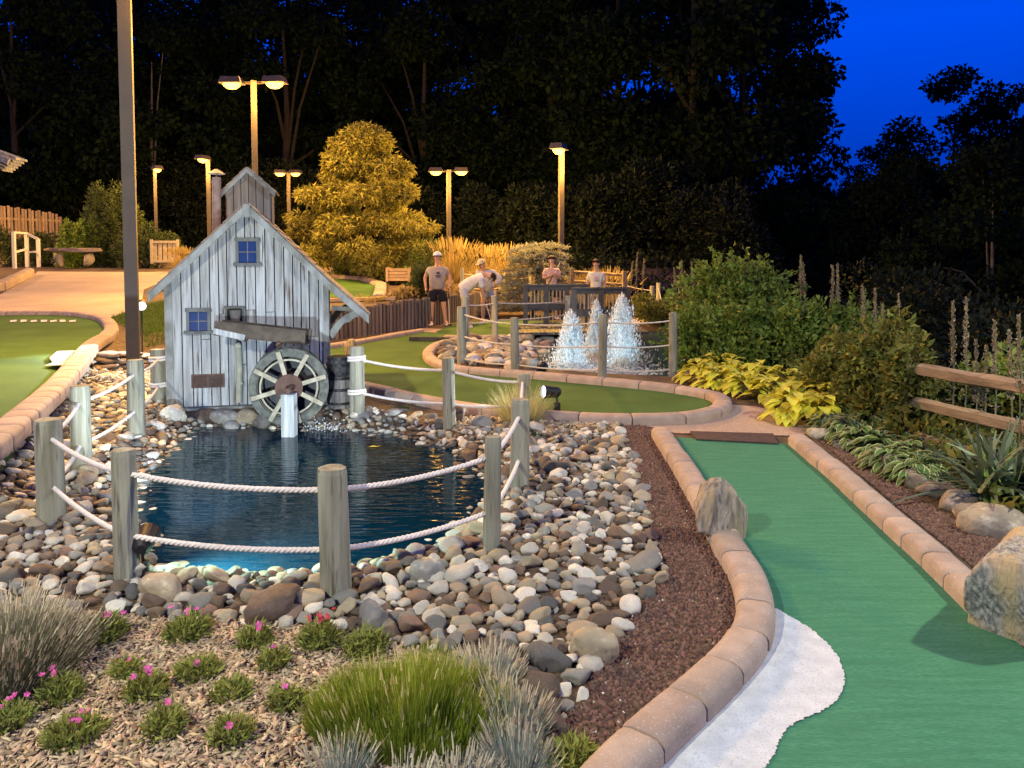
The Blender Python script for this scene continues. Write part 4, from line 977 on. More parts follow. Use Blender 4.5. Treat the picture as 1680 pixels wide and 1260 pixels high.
def blob_points(blobs, n, r, shell=.55):
    B = np.array([[*c, *s] for c, s in blobs]); vol = (B[:, 3] * B[:, 4] * B[:, 5]) ** (2 / 3); k = r.choice(len(B), n, p=vol / vol.sum())
    v = r.normal(size=(n, 3)); v /= np.linalg.norm(v, axis=1)[:, None]; rad = (shell + (1 - shell) * r.random(n) ** .6)[:, None]
    return B[k, :3] + v * B[k, 3:] * rad, v

# ---- trees behind
def crown_mesh(seed, h, wd, n, leaf, base=.18, nb=46, conical=False):
    r = np.random.default_rng(seed); blobs = []
    for _ in range(nb):
        t = r.uniform(0, 1); z = h * (base + (1 - base) * t); rr = wd * (math.sin(math.pi * min(1, (.18 + .82 * t))) ** .6 if not conical else (1.05 - t)); a = r.uniform(0, 6.28); q = rr * r.uniform(.35, .95) ** .7
        s = wd * r.uniform(.22, .42) * (1 - .35 * t); blobs.append(((q * math.cos(a), q * math.sin(a), z), (s, s, s * .62)))
    P, v = blob_points(blobs, n, r, .35); d = v * .6 + r.normal(0, .6, v.shape) + np.array([0, 0, -.35])
    V, Fc = leaves(P, d, leaf, r, .62, .2, .2); return V, Fc, blobs
def tree_proto(name, seed, h, wd, n, leaf, label, cat_, group, fol, bark, loc, base=.18, tr=.28, limbs=7):
    V, Fc, blobs = crown_mesh(seed, h, wd, n, leaf, base); t = empty(name, loc, label, cat_, group); rr = random.Random(seed)
    mesh_np('crown', V + np.array(loc), Fc, fol, parent=t)
    b = MB(); L = Vector(loc); b.tube([L + Vector((0, 0, -.5)), L + Vector((.1, 0, h * .2)), L + Vector((-.1, .1, h * .5)), L + Vector((.05, 0, h * .85))], [tr, tr * .8, tr * .5, tr * .12], 8)
    for k in range(limbs):
        c = blobs[rr.randrange(len(blobs))][0]; z0 = min(c[2] * .75, h * (.2 + .5 * rr.random())); m = Vector((c[0] * .4, c[1] * .4, (z0 + c[2]) / 2 + .4))
        b.tube([L + Vector((0, 0, z0)), L + m, L + Vector(c)], [tr * .35, tr * .22, tr * .06], 5)
    b.build('trunk', bark, t); return t
TG = 'dark trees of the wood behind the course'
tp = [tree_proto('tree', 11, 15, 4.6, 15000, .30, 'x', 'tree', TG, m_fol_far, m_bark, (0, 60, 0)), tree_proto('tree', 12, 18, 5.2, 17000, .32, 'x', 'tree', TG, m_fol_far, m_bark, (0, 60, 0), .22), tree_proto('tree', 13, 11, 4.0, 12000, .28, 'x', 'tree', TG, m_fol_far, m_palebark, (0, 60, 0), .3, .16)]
TL = [  # px, distance, proto, scale, label
 (30, 43, 1, 1.0, 'dark tree filling the top left corner with blue sky gaps'), (150, 50, 0, 1.15, 'tall dark tree behind the brown lamp pole'), (255, 44, 2, 1.25, 'dark tree with visible trunk behind the thin left lamp'),
 (345, 50, 1, 1.1, 'black tree behind the twin lamp left head'), (470, 46, 0, 1.2, 'dark tree right of the tall twin lamp'), (590, 52, 1, 1.1, 'dark tree behind the golden cypress with blue gaps at its top'), (700, 46, 0, 1.15, 'dark tree above the twin lamp by the capped man'),
 (800, 54, 1, 1.1, 'tall dark tree left of the glaring lamp'), (905, 44, 1, 1.05, 'dense dark tree behind the glaring lamp'), (1010, 40, 1, 1.1, 'massive dark tree right of the glaring lamp'), (1130, 37, 1, 1.12, 'massive dark broadleaf tree above the round bush'), (1215, 40, 1, 1.05, 'big dark tree edging the open blue sky'), (1225, 47, 0, 1.05, 'dark tree half hidden at the left edge of the sky'),
 (1335, 62, 2, .95, 'lower dark tree at the bottom of the sky gap'), (1430, 58, 0, .84, 'dark tree under the right end of the sky gap'), (1560, 60, 0, 1.25, 'tallest dark tree standing alone against the blue sky'), (1500, 52, 2, .98, 'dark rounded tree left of the lone tall tree'), (1660, 56, 0, 1.10, 'dark tree at the right frame edge'), (1700, 48, 2, 1.2, 'nearer dark tree cut by the right frame edge'), (1480, 33, 2, .80, 'thin trunked tree in the dark right valley'), (1625, 24, 2, .72, 'pale forked sapling behind the right rail fence')]
first = set()
for px, dist, k, sc, lb in TL:
    p = D(px, 426, dist); z = hz(p.x, dist) - .3
    if k not in first: first.add(k); o = tp[k]; o.location = (p.x, dist, z); o.scale = (sc,) * 3; o['label'] = lb
    else: copy_tree(tp[k], loc=(p.x, dist, z), rz=px * .37, label=lb, scale=sc)
for k, px in enumerate(range(-60, 1300, 85)):
    dist = 64 + 7 * (k % 3); p = D(px, 426, dist); lb = 'black tree of the back row ' + ('behind the board fence and brown lamp pole', 'above the mill', 'above the golden cypress', 'above the glaring lamp', 'behind the big broadleaf trees')[min(4, max(0, px + 60) // 280)]
    copy_tree(tp[k % 2], loc=(p.x, dist, hz(p.x, dist) - .3), rz=k * 1.7, label=lb, scale=(1.5, 1.3, 1.45 + .12 * (k % 4)))['group'] = 'back row of dark trees'
# understory shrubs: large leaved dark masses along the wood edge
def bush(name, loc, size, n, leaf, mat, label, cat_='bush', group=None, seed=1, nb=22, aspect=.5, top=1.0, stems=True, up=.1, shell=.5, droop=.15, sprigs=0):
    r = np.random.default_rng(seed); blobs = []
    for _ in range(nb):
        a = r.uniform(0, 6.28); q = r.uniform(0, .72) ** .6; z = r.uniform(.12, .82); k = math.sqrt(max(.05, 1 - (z * 1.05 - .12) ** 2 * top))
        s = r.uniform(.22, .36); blobs.append(((loc[0] + size[0] * q * k * math.cos(a), loc[1] + size[1] * q * k * math.sin(a), loc[2] + size[2] * z), (size[0] * s, size[1] * s, size[2] * s * .8)))
    P, v = blob_points(blobs, n, r, shell); P[:, 2] = np.maximum(P[:, 2], loc[2] + .02); d = v + r.normal(0, .55, v.shape) + np.array([0, 0, up])
    if sprigs:
        B = [blobs[i] for i in r.integers(0, len(blobs), sprigs)]; PS, DS = [], []
        for c, s_ in B:
            vv = r.normal(size=3); vv[2] = abs(vv[2]) * 1.2 + .2; vv /= np.linalg.norm(vv); L_ = r.uniform(.16, .34) * size[2]; m = 16; st_ = r.random(m)[:, None]
            PS.append(np.array(c) + vv * np.array(s_) * .9 + vv * L_ * st_ + r.normal(0, .008, (m, 3))); DS.append(vv + r.normal(0, .7, (m, 3)))
        P = np.concatenate([P] + PS); d = np.concatenate([d] + DS)
    V, Fc = leaves(P, d, leaf, r, aspect, .25, droop)
    t = empty(name, loc, label, cat_, group); mesh_np('foliage', V, Fc, mat, parent=t)
    if stems:
        b = MB(); rr = random.Random(seed)
        for k in range(7):
            c = Vector(blobs[rr.randrange(len(blobs))][0]); L = Vector(loc); b.tube([L + Vector((rr.uniform(-.05, .05), rr.uniform(-.05, .05), -.05)), L.lerp(c, .5) + Vector((0, 0, .1 * size[2])), c], [.03, .02, .008], 5)
        b.build('stem', m_bark, t)
    return t
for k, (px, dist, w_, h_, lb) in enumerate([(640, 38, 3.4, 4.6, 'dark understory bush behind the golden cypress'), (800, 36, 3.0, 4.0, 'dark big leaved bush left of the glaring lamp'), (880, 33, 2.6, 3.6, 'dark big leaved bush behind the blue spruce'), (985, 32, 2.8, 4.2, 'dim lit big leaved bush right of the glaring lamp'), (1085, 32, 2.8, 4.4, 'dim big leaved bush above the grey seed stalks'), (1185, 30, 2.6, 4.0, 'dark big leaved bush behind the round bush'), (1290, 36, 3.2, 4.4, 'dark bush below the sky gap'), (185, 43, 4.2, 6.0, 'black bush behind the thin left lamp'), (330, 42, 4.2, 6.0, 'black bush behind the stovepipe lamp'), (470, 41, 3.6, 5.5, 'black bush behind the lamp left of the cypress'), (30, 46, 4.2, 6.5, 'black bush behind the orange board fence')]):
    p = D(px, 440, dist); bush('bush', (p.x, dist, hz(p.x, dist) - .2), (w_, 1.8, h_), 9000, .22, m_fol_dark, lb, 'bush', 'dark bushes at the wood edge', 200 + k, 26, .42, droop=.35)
# far woods mass
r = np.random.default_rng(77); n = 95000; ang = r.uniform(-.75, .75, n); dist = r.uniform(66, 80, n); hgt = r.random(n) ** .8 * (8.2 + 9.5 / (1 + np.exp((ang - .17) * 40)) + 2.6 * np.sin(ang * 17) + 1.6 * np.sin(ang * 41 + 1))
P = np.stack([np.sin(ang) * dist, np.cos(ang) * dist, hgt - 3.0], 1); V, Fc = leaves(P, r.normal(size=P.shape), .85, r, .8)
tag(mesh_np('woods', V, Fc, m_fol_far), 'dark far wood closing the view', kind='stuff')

# ---- golden cypress
def cypress(px, pyb, dist, h, wd, label):
    p = D(px, pyb, dist); zb = hz(p.x, dist); loc = (p.x, dist, zb); r = np.random.default_rng(31); blobs = []
    for k in range(150):
        t = r.uniform(.10, 1) ** .9; prof = [(.05, .86), (.2, 1), (.35, .93), (.5, .78), (.62, .64), (.70, .50), (.82, .47), (.92, .34), (1, .10)]
        rr = np.interp(t, [a for a, _ in prof], [b_ for _, b_ in prof]) * wd; a = r.uniform(0, 6.28); q = rr * r.uniform(.5, 1.1); s = wd * r.uniform(.10, .25) * (1 - .35 * t)
        blobs.append(((loc[0] + q * math.cos(a), loc[1] + q * math.sin(a), zb + h * t - s * .3), (s * 1.25, s * 1.25, s * .62)))
    P, v = blob_points(blobs, 34000, r, .5); d = v * np.array([1, 1, .35]) + r.normal(0, .35, v.shape) + np.array([0, 0, -.35])
    V, Fc = leaves(P, d, .17, r, .30, .2, .45); t = empty('cypress_tree', loc, label, 'tree'); mesh_np('crown', V, Fc, m_fol_gold, parent=t)
    b = MB(); L = Vector(loc)
    for dx, dy in ((0, 0), (-.5, .2), (.45, -.1)): b.tube([L + Vector((dx, dy, -.3)), L + Vector((dx * 1.3, dy, h * .3)), L + Vector((dx * .6, dy * .5, h * .75))], [.13, .10, .03], 8)
    b.build('trunk', m_bark, t)
cypress(597, 462, 24.5, 4.75, 2.2, 'large golden lit cypress with a darker green top')
# conifers and shrubs at the left
p = G(140, 440); bush('conifer', (p.x, p.y + 2.0, p.z - .1), (1.2, 1.1, 3.5), 12000, .17, m_fol_conifer, 'dark rounded pine behind the stone benches', 'conifer', None, 5, 40, .3, 1.0)
p = G(95, 440); bush('bush', (p.x, p.y + 1.3, p.z), (1.0, .8, 1.9), 6000, .14, m_fol_bush, 'olive green bush beside the white railing', 'bush', None, 6, 24, .4)
p = G(215, 442); bush('bush', (p.x, p.y + 1.3, p.z), (1.3, .8, 1.7), 6000, .14, m_fol_conifer, 'low dark juniper behind the lamp pole', 'bush', None, 7, 24, .3)
p = D(700, 440, 23.5); bush('dwarf_spruce', (p.x, 23.5, hz(p.x, 23.5)), (.72, .7, 1.25), 9000, .06, m_fol_dwarf, 'small yellow green conical spruce behind the capped man', 'conifer', None, 8, 50, .35, 1.0, shell=.7)
p = G(690, 488); bush('bush', (p.x, p.y + .2, p.z), (.42, .4, .8), 3500, .07, m_fol_conifer, 'small dark green shrub left of the capped man', 'bush', None, 9, 18, .4)
for k, (px, dd, w_, h_, lb) in enumerate([(15, 33, 1.3, 1.7, 'dark low bush in front of the orange board fence at the frame edge'), (70, 33.5, 1.2, 1.5, 'dark low bush in front of the right end of the board fence')]):
    p = D(px, 430, dd); bush('bush', (p.x, dd, hz(p.x, dd)), (w_, .7, h_), 3500, .13, m_fol_conifer, lb, 'bush', None, 260 + k, 20, .4)
# spreading blue spruce
p = D(860, 492, 21.5); zb = hz(p.x, 21.5); r = np.random.default_rng(41); loc = (p.x, 21.5, zb); t = empty('blue_spruce', loc, 'grey spreading spruce with layered boughs left of the glaring lamp', 'conifer')
PV, DV = [], []
for k in range(110):
    a = r.uniform(0, 6.28); z = r.uniform(.08, 1.0); L = (1.55 - .85 * z) * r.uniform(.75, 1.05); x0 = loc[0] + .55 * z - .05; st_ = np.linspace(.15, 1, 40)[:, None]
    line = np.array([x0, loc[1], zb + z * 2.1]) + st_ * np.array([math.cos(a) * L, math.sin(a) * L * .8, .05]) - np.array([0, 0, .12]) * st_ ** 2
    for q in range(6): PV.append(line + r.normal(0, [.07, .07, .02], line.shape)); DV.append(np.array([math.cos(a), math.sin(a), .25]) + r.normal(0, .6, line.shape))
V, Fc = leaves(np.concatenate(PV), np.concatenate(DV), .085, r, .28, .1, .0); mesh_np('foliage', V, Fc, m_fol_blue, parent=t)
b = MB(); b.tube([(loc[0] + .2, loc[1], zb - .1), (loc[0] + .5, loc[1], zb + 2.0)], [.09, .03], 8); b.build('trunk', m_bark, t)
# ornamental grasses
def ograss(px, pb, dist, h, wd, n, label, seed, mat=m_dry):
    p = D(px, pb, dist); zb = hz(p.x, dist); r = np.random.default_rng(seed); loc = Vector((p.x, dist, zb)); t = empty('ornamental_grass', loc, label, 'grass clump', 'golden ornamental grasses')
    P = np.array(loc) + r.normal(0, [wd * .22, wd * .22, 0], (n, 3)); d = (P - np.array(loc)) * 1.5 / wd + r.normal(0, .13, (n, 3)); d[:, 2] = 1
    V1, F1 = blades(P, d, h * r.uniform(.5, .85, n), .022, r, .6, 3); m = n // 4; d2 = d[:m] * np.array([.8, .8, 1]); V2, F2 = blades(P[:m], d2, h * r.uniform(.85, 1.05, m), .012, r, .2, 3, .6)
    dn = d2 / np.linalg.norm(d2, axis=1)[:, None]; tip = P[:m] + dn * h * r.uniform(.72, .85, m)[:, None]; V3, F3 = blades(tip, dn, h * .25 * np.ones(m), .05, r, .3, 2, .2)
    V, Fc, _ = cat((V1, F1, 0), (V2, F2, 0)); mesh_np('blades', V, Fc, mat, parent=t); mesh_np('plume', V3, F3, mat, parent=t)
for k, (px, pb, dd, h_, w_, lb) in enumerate([(742, 455, 23, 1.2, .5, 'thin golden grass clump beside the twin lamp pole'), (795, 455, 23.5, 1.15, .9, 'wide golden grass clump behind the bending golfers'), (835, 445, 24.5, 1.0, .8, 'golden grass clump left of the grey spruce'), (945, 450, 24, 1.0, .8, 'golden grass clump between lamp post and boy'), (992, 460, 23, 1.2, .7, 'golden grass clump directly behind the boy'), (300, 415, 27, .8, .5, 'small dry grass clump left of the mill roof')]):
    ograss(px, pb, dd, h_ * 1.12, w_, 420, lb, 60 + k)
# ---- big round bush at the right
p = Z(1265, 612); bush('bush', (p.x + .1, p.y + .9, -.05), (1.28, 1.0, .95), 8000, .095, m_fol_bush, 'large glossy round bush behind the yellow hostas', 'bush', None, 15, 34, .5, 1.0, up=.35, sprigs=150)
p = Z(1230, 600); bush('bush', (p.x - .05, p.y + 1.2, .2), (1.15, .9, 1.30), 8000, .085, m_fol_bush, 'tall pointed crest of glossy bush against the dark wood', 'bush', None, 16, 26, .5, 1.0, up=.4, sprigs=150)
p = Z(1385, 612); bush('bush', (p.x + .1, p.y + .5, -.1), (.75, .6, .98), 5000, .075, m_fol_bush, 'right shoulder of glossy bush beside the creeper', 'bush', None, 19, 24, .5, 1.0, up=.35, sprigs=150)
p = Z(1150, 600); bush('bush', (p.x, p.y + .3, -.05), (.55, .5, .75), 3500, .07, m_fol_bush, 'left skirt of glossy bush hanging over the fountain fence', 'bush', None, 17, 18, .5, 1.0, up=.3, sprigs=150)
p = D(1090, 475, 19); bush('bush', (p.x, 19, hz(p.x, 19)), (.9, .7, .85), 3500, .09, m_fol_vine, 'yellow green shrub behind the far rope fence', 'bush', None, 18, 18, .4)
# vine on the fence
for k, (px, py, dd, s) in enumerate([(1452, 690, 7.3, (.50, .40, 1.05)), (1390, 655, 8.4, (.5, .4, .80)), (1488, 690, 6.5, (.21, .18, .96))]):
    p = D(px, py, dd); bush('creeper', (p.x, dd, hz(p.x, dd)), s, [6000, 4000, 2400][k], .075, m_fol_vine, ['rust and green creeper heaped over the rail fence', 'dim creeper between the round bush and the hostas', 'leafy creeper spilling over the near rail ends'][k], 'creeper', None, 90 + k, 24, .45, up=-.1, droop=.35)
p = D(1620, 720, 6.9); bush('weed_patch', (p.x + .1, 6.9, hz(p.x, 6.9)), (.6, .3, .62), 1700, .08, m_fol_vine, 'loose weedy leaves behind the split rails', 'weeds', None, 95, 22, .45)
p = D(1600, 660, 7); bush('weed_patch', (p.x + .3, 7.0, hz(p.x, 7) - .1), (.8, .6, .9), 2200, .09, m_fol_bush, 'dim green weeds beyond the split rail fence', 'weeds', None, 96, 22, .45)
# ---- hostas
def leafblade(P, d0, L, W, r, arch=.9):
    """broad arching leaves: 5 stations x (edge, inner, mid, inner, edge)"""
    n = len(P); d = d0 / np.linalg.norm(d0, axis=1)[:, None]; hd = d * np.array([1, 1, 0]); hn = np.linalg.norm(hd, axis=1)[:, None] + 1e-6; hd = hd / hn; s = np.stack([-hd[:, 1], hd[:, 0], 0 * hd[:, 0]], 1)
    prof = [.08, .7, 1.0, .75, .06]; out = []
    for k in range(5):
        t = k / 4; c = P + d * L[:, None] * t * (1 - .25 * t) + hd * L[:, None] * .35 * t * t - np.array([0, 0, 1]) * L[:, None] * arch * t * t * .6
        for q, up in ((-1, .10), (-.74, .05), (0, 0), (.74, .05), (1, .10)): out.append(c + s * (W * prof[k] * q / 2)[:, None] + np.array([0, 0, 1]) * (W * prof[k] * up)[:, None] + np.array([0, 0, 1]) * (W * .05 * math.sin(k * 2.1 + q))[:, None])
    V = np.stack(out, 1).reshape(-1, 3); o = np.arange(n)[:, None, None] * 25
    q = np.array([[k * 5 + j, k * 5 + j + 1, (k + 1) * 5 + j + 1, (k + 1) * 5 + j] for k in range(4) for j in range(4)]); mi = np.tile(np.array([1, 0, 0, 1] * 4), n)
    return V, (o + q[None]).reshape(-1, 4), mi
def hosta(px, py, rad, h, n, L, wfac, mats, label, seed, group):
    p = Z(px, py); r = np.random.default_rng(seed); loc = Vector((p.x, p.y, hz(p.x, p.y)))
    a = r.uniform(0, 6.28, n); t = r.random(n) ** .6; P = np.array(loc) + np.stack([np.cos(a) * rad * t * .65, np.sin(a) * rad * t * .65, h * (1 - .75 * t ** 2) * r.uniform(.6, 1, n)], 1)
    d = np.stack([np.cos(a) * (.5 + t), np.sin(a) * (.5 + t), .55 - .25 * t + r.normal(0, .15, n)], 1); LL = L * r.uniform(.7, 1.15, n); V, Fc, mi = leafblade(P, d, LL, LL * wfac, r)
    e = empty('hosta', loc, label, 'hosta', group); o = mesh_np('leaves', V, Fc, mats, mi, parent=e, smooth=True)
    return o
HY = [(1150, 628), (1178, 640), (1200, 622), (1225, 650), (1245, 632), (1268, 660), (1290, 640), (1312, 668), (1335, 650), (1352, 676), (1180, 612), (1300, 690), (1340, 694)]
for k, (px, py) in enumerate(HY): hosta(px, py, .32, .30, 60, .19, .6, [m_hosta, m_hosta], ['bright yellow hosta at the left end of the bed by the fountain fence', 'bright yellow hosta facing the tan path', 'bright yellow hosta at the foot of the round bush', 'bright yellow hosta next to the variegated hostas'][0 if k in (0, 1, 10) else 2 if k % 2 == 0 else 3 if k > 8 else 1], 300 + k, 'yellow hostas below the round bush')
HV = [(1362, 712), (1390, 722), (1375, 698), (1412, 735), (1425, 710), (1445, 748), (1470, 735), (1490, 765), (1515, 760), (1535, 785), (1460, 770), (1505, 790), (1550, 770), (1400, 700)]
for k, (px, py) in enumerate(HV): hosta(px, py, .22, .19, 90, .135, .44, [m_hostag, m_hostac], ['cream edged hosta nearest the yellow hostas', 'cream edged hosta in the middle of the edging stones', 'cream edged hosta beside the yucca'][min(2, k // 5)], 330 + k, 'cream edged hostas along the right bed')
# ---- yucca
def yucca(px, py, n, L, label, seed):
    p = Z(px, py); r = np.random.default_rng(seed); loc = Vector((p.x, p.y, 0)); t = empty('yucca', loc, label, 'yucca')
    P = np.array(loc) + r.normal(0, [.09, .09, 0], (n, 3)); P[:, 2] = r.uniform(.02, .2, n); d = dirs(n, r, .25, 1.2); LL = L * r.uniform(.65, 1.1, n); V, Fc = blades(P, d, LL, .055, r, .55, 6, .12); mesh_np('leaves', V, Fc, m_yucca, parent=t)
    m = 12; P = np.array(loc) + np.array([-.05, -.1, .05]) + r.normal(0, [.05, .05, 0], (m, 3)); d = dirs(m, r, 1.2, .6); V, Fc = blades(P, d, L * .8 * np.ones(m), .035, r, .15, 4, .1); mesh_np('new_leaves', V, Fc, m_yuccab, parent=t)
yucca(1640, 832, 130, .52, 'spiky grey green yucca behind the large right rock', 1)
yucca(1700, 800, 80, .55, 'spiky yucca clump cut by the right frame edge', 2)
for k, (px, dd, w_, h_) in enumerate([(1480, 15, 1.6, 2.2), (1560, 13, 1.5, 1.9), (1640, 12, 1.5, 1.9), (1700, 15, 2.0, 2.6), (1590, 20, 2.5, 3.2), (1450, 21, 2.5, 3.0), (1680, 9.5, 1.1, 1.3)]):
    p = D(px, 560, dd); bush('bush', (p.x, dd, hz(p.x, dd) - .1), (w_, 1.2, h_), 5000, .13, m_fol_dark, 'black undergrowth in the valley beyond the right rail fence', 'bush', 'valley undergrowth', 230 + k, 24, .45)
# ---- seed stalks
def stalk(px, pt, pb, dd, label, seed, sc=1.0):
    a = D(px, pb, dd); c = D(px + random.Random(seed).uniform(-6, 6), pt, dd); r = np.random.default_rng(seed); t = empty('seed_stalk', a, label, 'seed stalk', 'tall seed stalks'); L = (c - a)
    b = MB(); b.tube([a, a.lerp(c, .5) + Vector((.01, 0, 0)), c], [.009 * sc, .007 * sc, .004 * sc], 5); b.build('stem', m_stalk, t)
    n = 260; s = r.uniform(.5, 1.0, n); P = np.array(a) + s[:, None] * np.array(L) + r.normal(0, .011 * sc, (n, 3)) * np.array([1, 1, .6]) * (1.25 - s)[:, None] * 2; V, Fc = leaves(P, r.normal(0, .5, (n, 3)) + np.array([0, 0, 1.2]), .030 * sc, r, .5)
    n2 = 16; P2 = np.array(a) + r.uniform(.1, .75, n2)[:, None] * np.array(L); V2, F2 = leaves(P2, r.normal(0, 1, (n2, 3)) * np.array([1, 1, .4]), .055 * sc, r, .3, .2, .3); V, Fc, _ = cat((V, Fc, 0), (V2, F2, 0)); mesh_np('foliage', V, Fc, m_stalk, parent=t)  # mostly the seed head, with a few stem leaves
SL = [(1582, 490, 640, 6.4), (1562, 497, 640, 6.5), (1632, 528, 660, 5.9), (1660, 545, 700, 5.5), (1672, 520, 690, 5.2), (1478, 483, 560, 9.5), (1468, 505, 560, 9.5), (1436, 475, 540, 10.5), (1374, 433, 500, 12), (1364, 437, 500, 12), (1312, 420, 470, 13), (1322, 432, 480, 13), (1200, 425, 500, 15), (1140, 430, 475, 18), (1120, 428, 475, 18), (1110, 440, 475, 18), (1042, 415, 465, 20), (1053, 425, 465, 20), (1033, 430, 465, 20), (1600, 560, 690, 6.0), (1612, 570, 690, 6.0), (1453, 500, 560, 9.0), (1420, 470, 530, 10.5)]
for k, (px, pt, pb, dd) in enumerate(SL):
    stalk(px, pt, pb + (70 if dd < 14 else 20), dd, 'pale seed stalk rising ' + ('behind the near split rails' if dd < 7 else 'from the creeper on the fence' if dd < 11 else 'over the right shoulder of the round bush' if dd < 14 else 'left of the round bush against the dark wood' if dd < 19 else 'right of the golden grass behind the boy'), 500 + k, 0.8 if dd < 10 else 1.1)
# ---- foreground plants
def tuft(name, loc, n, h, wd, lean, mats, label, cat_, seed, W=.006, part='foliage', tips=None, ell=1.0, group=None, bend=.25):
    r = np.random.default_rng(seed); t = empty(name, loc, label, cat_, group); a = r.uniform(0, 6.28, n); q = np.sqrt(r.random(n)) * wd; off = np.stack([np.cos(a) * q, np.sin(a) * q * ell, 0 * q], 1); P = np.array(loc) + off
    P[:, 2] = H(P[:, 0], P[:, 1]) - .005; d = off * lean / wd + r.normal(0, .12, (n, 3)); d[:, 2] = 1; lump = np.array([noise.noise(Vector((x * 11, y * 11, seed * 3.1))) for x, y in zip(P[:, 0], P[:, 1])]); LL = h * (1 - .45 * (q / wd) ** 2) * r.uniform(.6, 1.1, n) * (1 + .6 * lump); V, Fc = blades(P, d, LL, W, r, bend, 3, .15)
    mesh_np(part, V, Fc, mats[0], parent=t)
    if tips:
        m = int(n * tips); dn = d[:m] / np.linalg.norm(d[:m], axis=1)[:, None]; T = P[:m] + dn * LL[:m, None] * .9; V, Fc = blades(T, dn, np.full(m, .035) * r.uniform(.6, 1.5, m), W * 1.7, r, 0, 2, .4); mesh_np('blossom', V, Fc, mats[1], parent=t)
    return t
c = Z(40, 1110); tuft('lavender', (c.x - .10, c.y, 0), 4600, .27, .25, 1.0, [m_lav, m_lavt], 'grey lavender bush at the left frame edge', 'lavender', 1, .0035, tips=.45)
c = Z(672, 1205); tuft('green_shrub', (c.x, c.y + .02, 0), 13000, .235, .32, .5, [m_grassg, m_palegrass], 'vivid green feathery clump at the bottom centre', 'clump', 2, .0042, ell=.62, tips=.03)
for k, (px, py, s, n) in enumerate([(800, 1135, .10, 700), (838, 1205, .10, 700), (560, 1290, .05, 220), (745, 1330, .08, 350), (850, 1275, .09, 500), (660, 1340, .06, 200)]):
    c = Z(px, py); tuft('lavender', (c.x, c.y, 0), int(n * 1.7), .16, s, .8, [m_lavs, m_lavt], ['silver lavender tuft at the upper right of the green clump', 'silver lavender sprig right of the green clump', 'silver lavender sprig at the lower left of the green clump', 'silver lavender in front of the green clump', 'silver lavender at the lower right of the green clump', 'silver lavender at the bottom edge under the green clump'][k], 'lavender', 20 + k, .0035, tips=.35)
def dianthus(px, py, s, h, nfl, mat, label, seed):
    c = Z(px, py); r = np.random.default_rng(seed); t = tuft('dianthus', (c.x, c.y, 0), int(200 * (s / .08) ** 1.3), h * 1.2, s * 1.1, 1.0, [m_dian], label, 'flower', seed, .006, group='dianthus plants in the flower bed', bend=.6)
    m = int(620 * (s / .08) ** 1.5); a = r.uniform(0, 6.28, m); q = np.sqrt(r.random(m)) * s * 1.15; P = np.stack([c.x + q * np.cos(a), c.y + q * np.sin(a), h * r.random(m) * (1 - .7 * (q / (s * 1.15)) ** 2)], 1)
    d = np.stack([np.cos(a) * .6, np.sin(a) * .6, .9 + 0 * a], 1) + r.normal(0, .45, (m, 3)); V, Fc = leaves(P, d, .042, r, .22, .1, .25); mesh_np('leaves', V, Fc, m_dian, parent=t)
    for k in range(int(nfl * 1.2 + .5)):
        a = r.uniform(0, 6.28); q = s * r.uniform(.1, 1.1); base = Vector((c.x + q * math.cos(a), c.y + q * math.sin(a), h * r.uniform(1.0, 1.4))); b = MB()
        tl = Vector((r.normal(0, .35), -.5 + r.normal(0, .3), 1)).normalized(); u = tl.orthogonal().normalized(); v = tl.cross(u); R_ = r.uniform(.008, .014)
        for j in range(5):
            a0 = j * 1.2566; pts = [base, base + (u * math.cos(a0 - .5) + v * math.sin(a0 - .5)) * R_ * .9 + tl * .002, base + (u * math.cos(a0 - .18) + v * math.sin(a0 - .18)) * R_ * 1.1 + tl * .004, base + (u * math.cos(a0) + v * math.sin(a0)) * R_ * .98 + tl * .003, base + (u * math.cos(a0 + .18) + v * math.sin(a0 + .18)) * R_ * 1.1 + tl * .004, base + (u * math.cos(a0 + .5) + v * math.sin(a0 + .5)) * R_ * .9 + tl * .002]
            b.add(pts, [tuple(range(6))])
        b.tube([base, Vector((base.x - .01, base.y, .0))], [.0015, .0015], 4, mi=1); b.build('flower', [mat, m_dian], t)
DI = [(525, 1060, .10, .13, 9, m_red, 'bushy dianthus with dark red flowers below the brown rock'), (170, 1050, .10, .09, 3, m_pink, 'dianthus right of the grey lavender with pale pink buds'), (310, 1045, .085, .09, 4, m_pink, 'dianthus with magenta flowers below the flat kerb rock'), (420, 1060, .075, .09, 2, m_pink, 'loose dianthus left of the red flowered plant'), (325, 1110, .08, .07, 1, m_pink, 'low dianthus in the middle of the chip bed'), (450, 1095, .07, .07, 1, m_pink, 'low dianthus under the red flowered plant'), (240, 1145, .075, .08, 4, m_pink, 'dark dianthus with four magenta flowers in the chips'), (380, 1145, .06, .06, 0, m_pink, 'small flowerless dianthus in the chips'), (470, 1160, .07, .085, 2, m_pink, 'dark green dianthus left of the vivid green clump'), (100, 1150, .07, .08, 3, m_pink, 'dianthus right below the grey lavender'), (270, 1205, .08, .09, 1, m_pink, 'pale green dianthus near the bottom of the bed'), (10, 1195, .08, .08, 3, m_pink, 'dianthus with bright pink flowers in the bottom left corner'), (120, 1215, .08, .07, 3, m_pink, 'dianthus with yellowed leaves near the bottom left'), (380, 1215, .08, .06, 2, m_pink, 'sprawling dianthus with one pale pink flower'), (600, 1070, .09, .08, 0, m_pink, 'grassy dianthus behind the vivid green clump'), (205, 1110, .06, .06, 1, m_pink, 'thin dianthus seedling in the chips'), (940, 1255, .10, .07, 0, m_pink, 'low green plant between lava gravel and kerb at the bottom')]
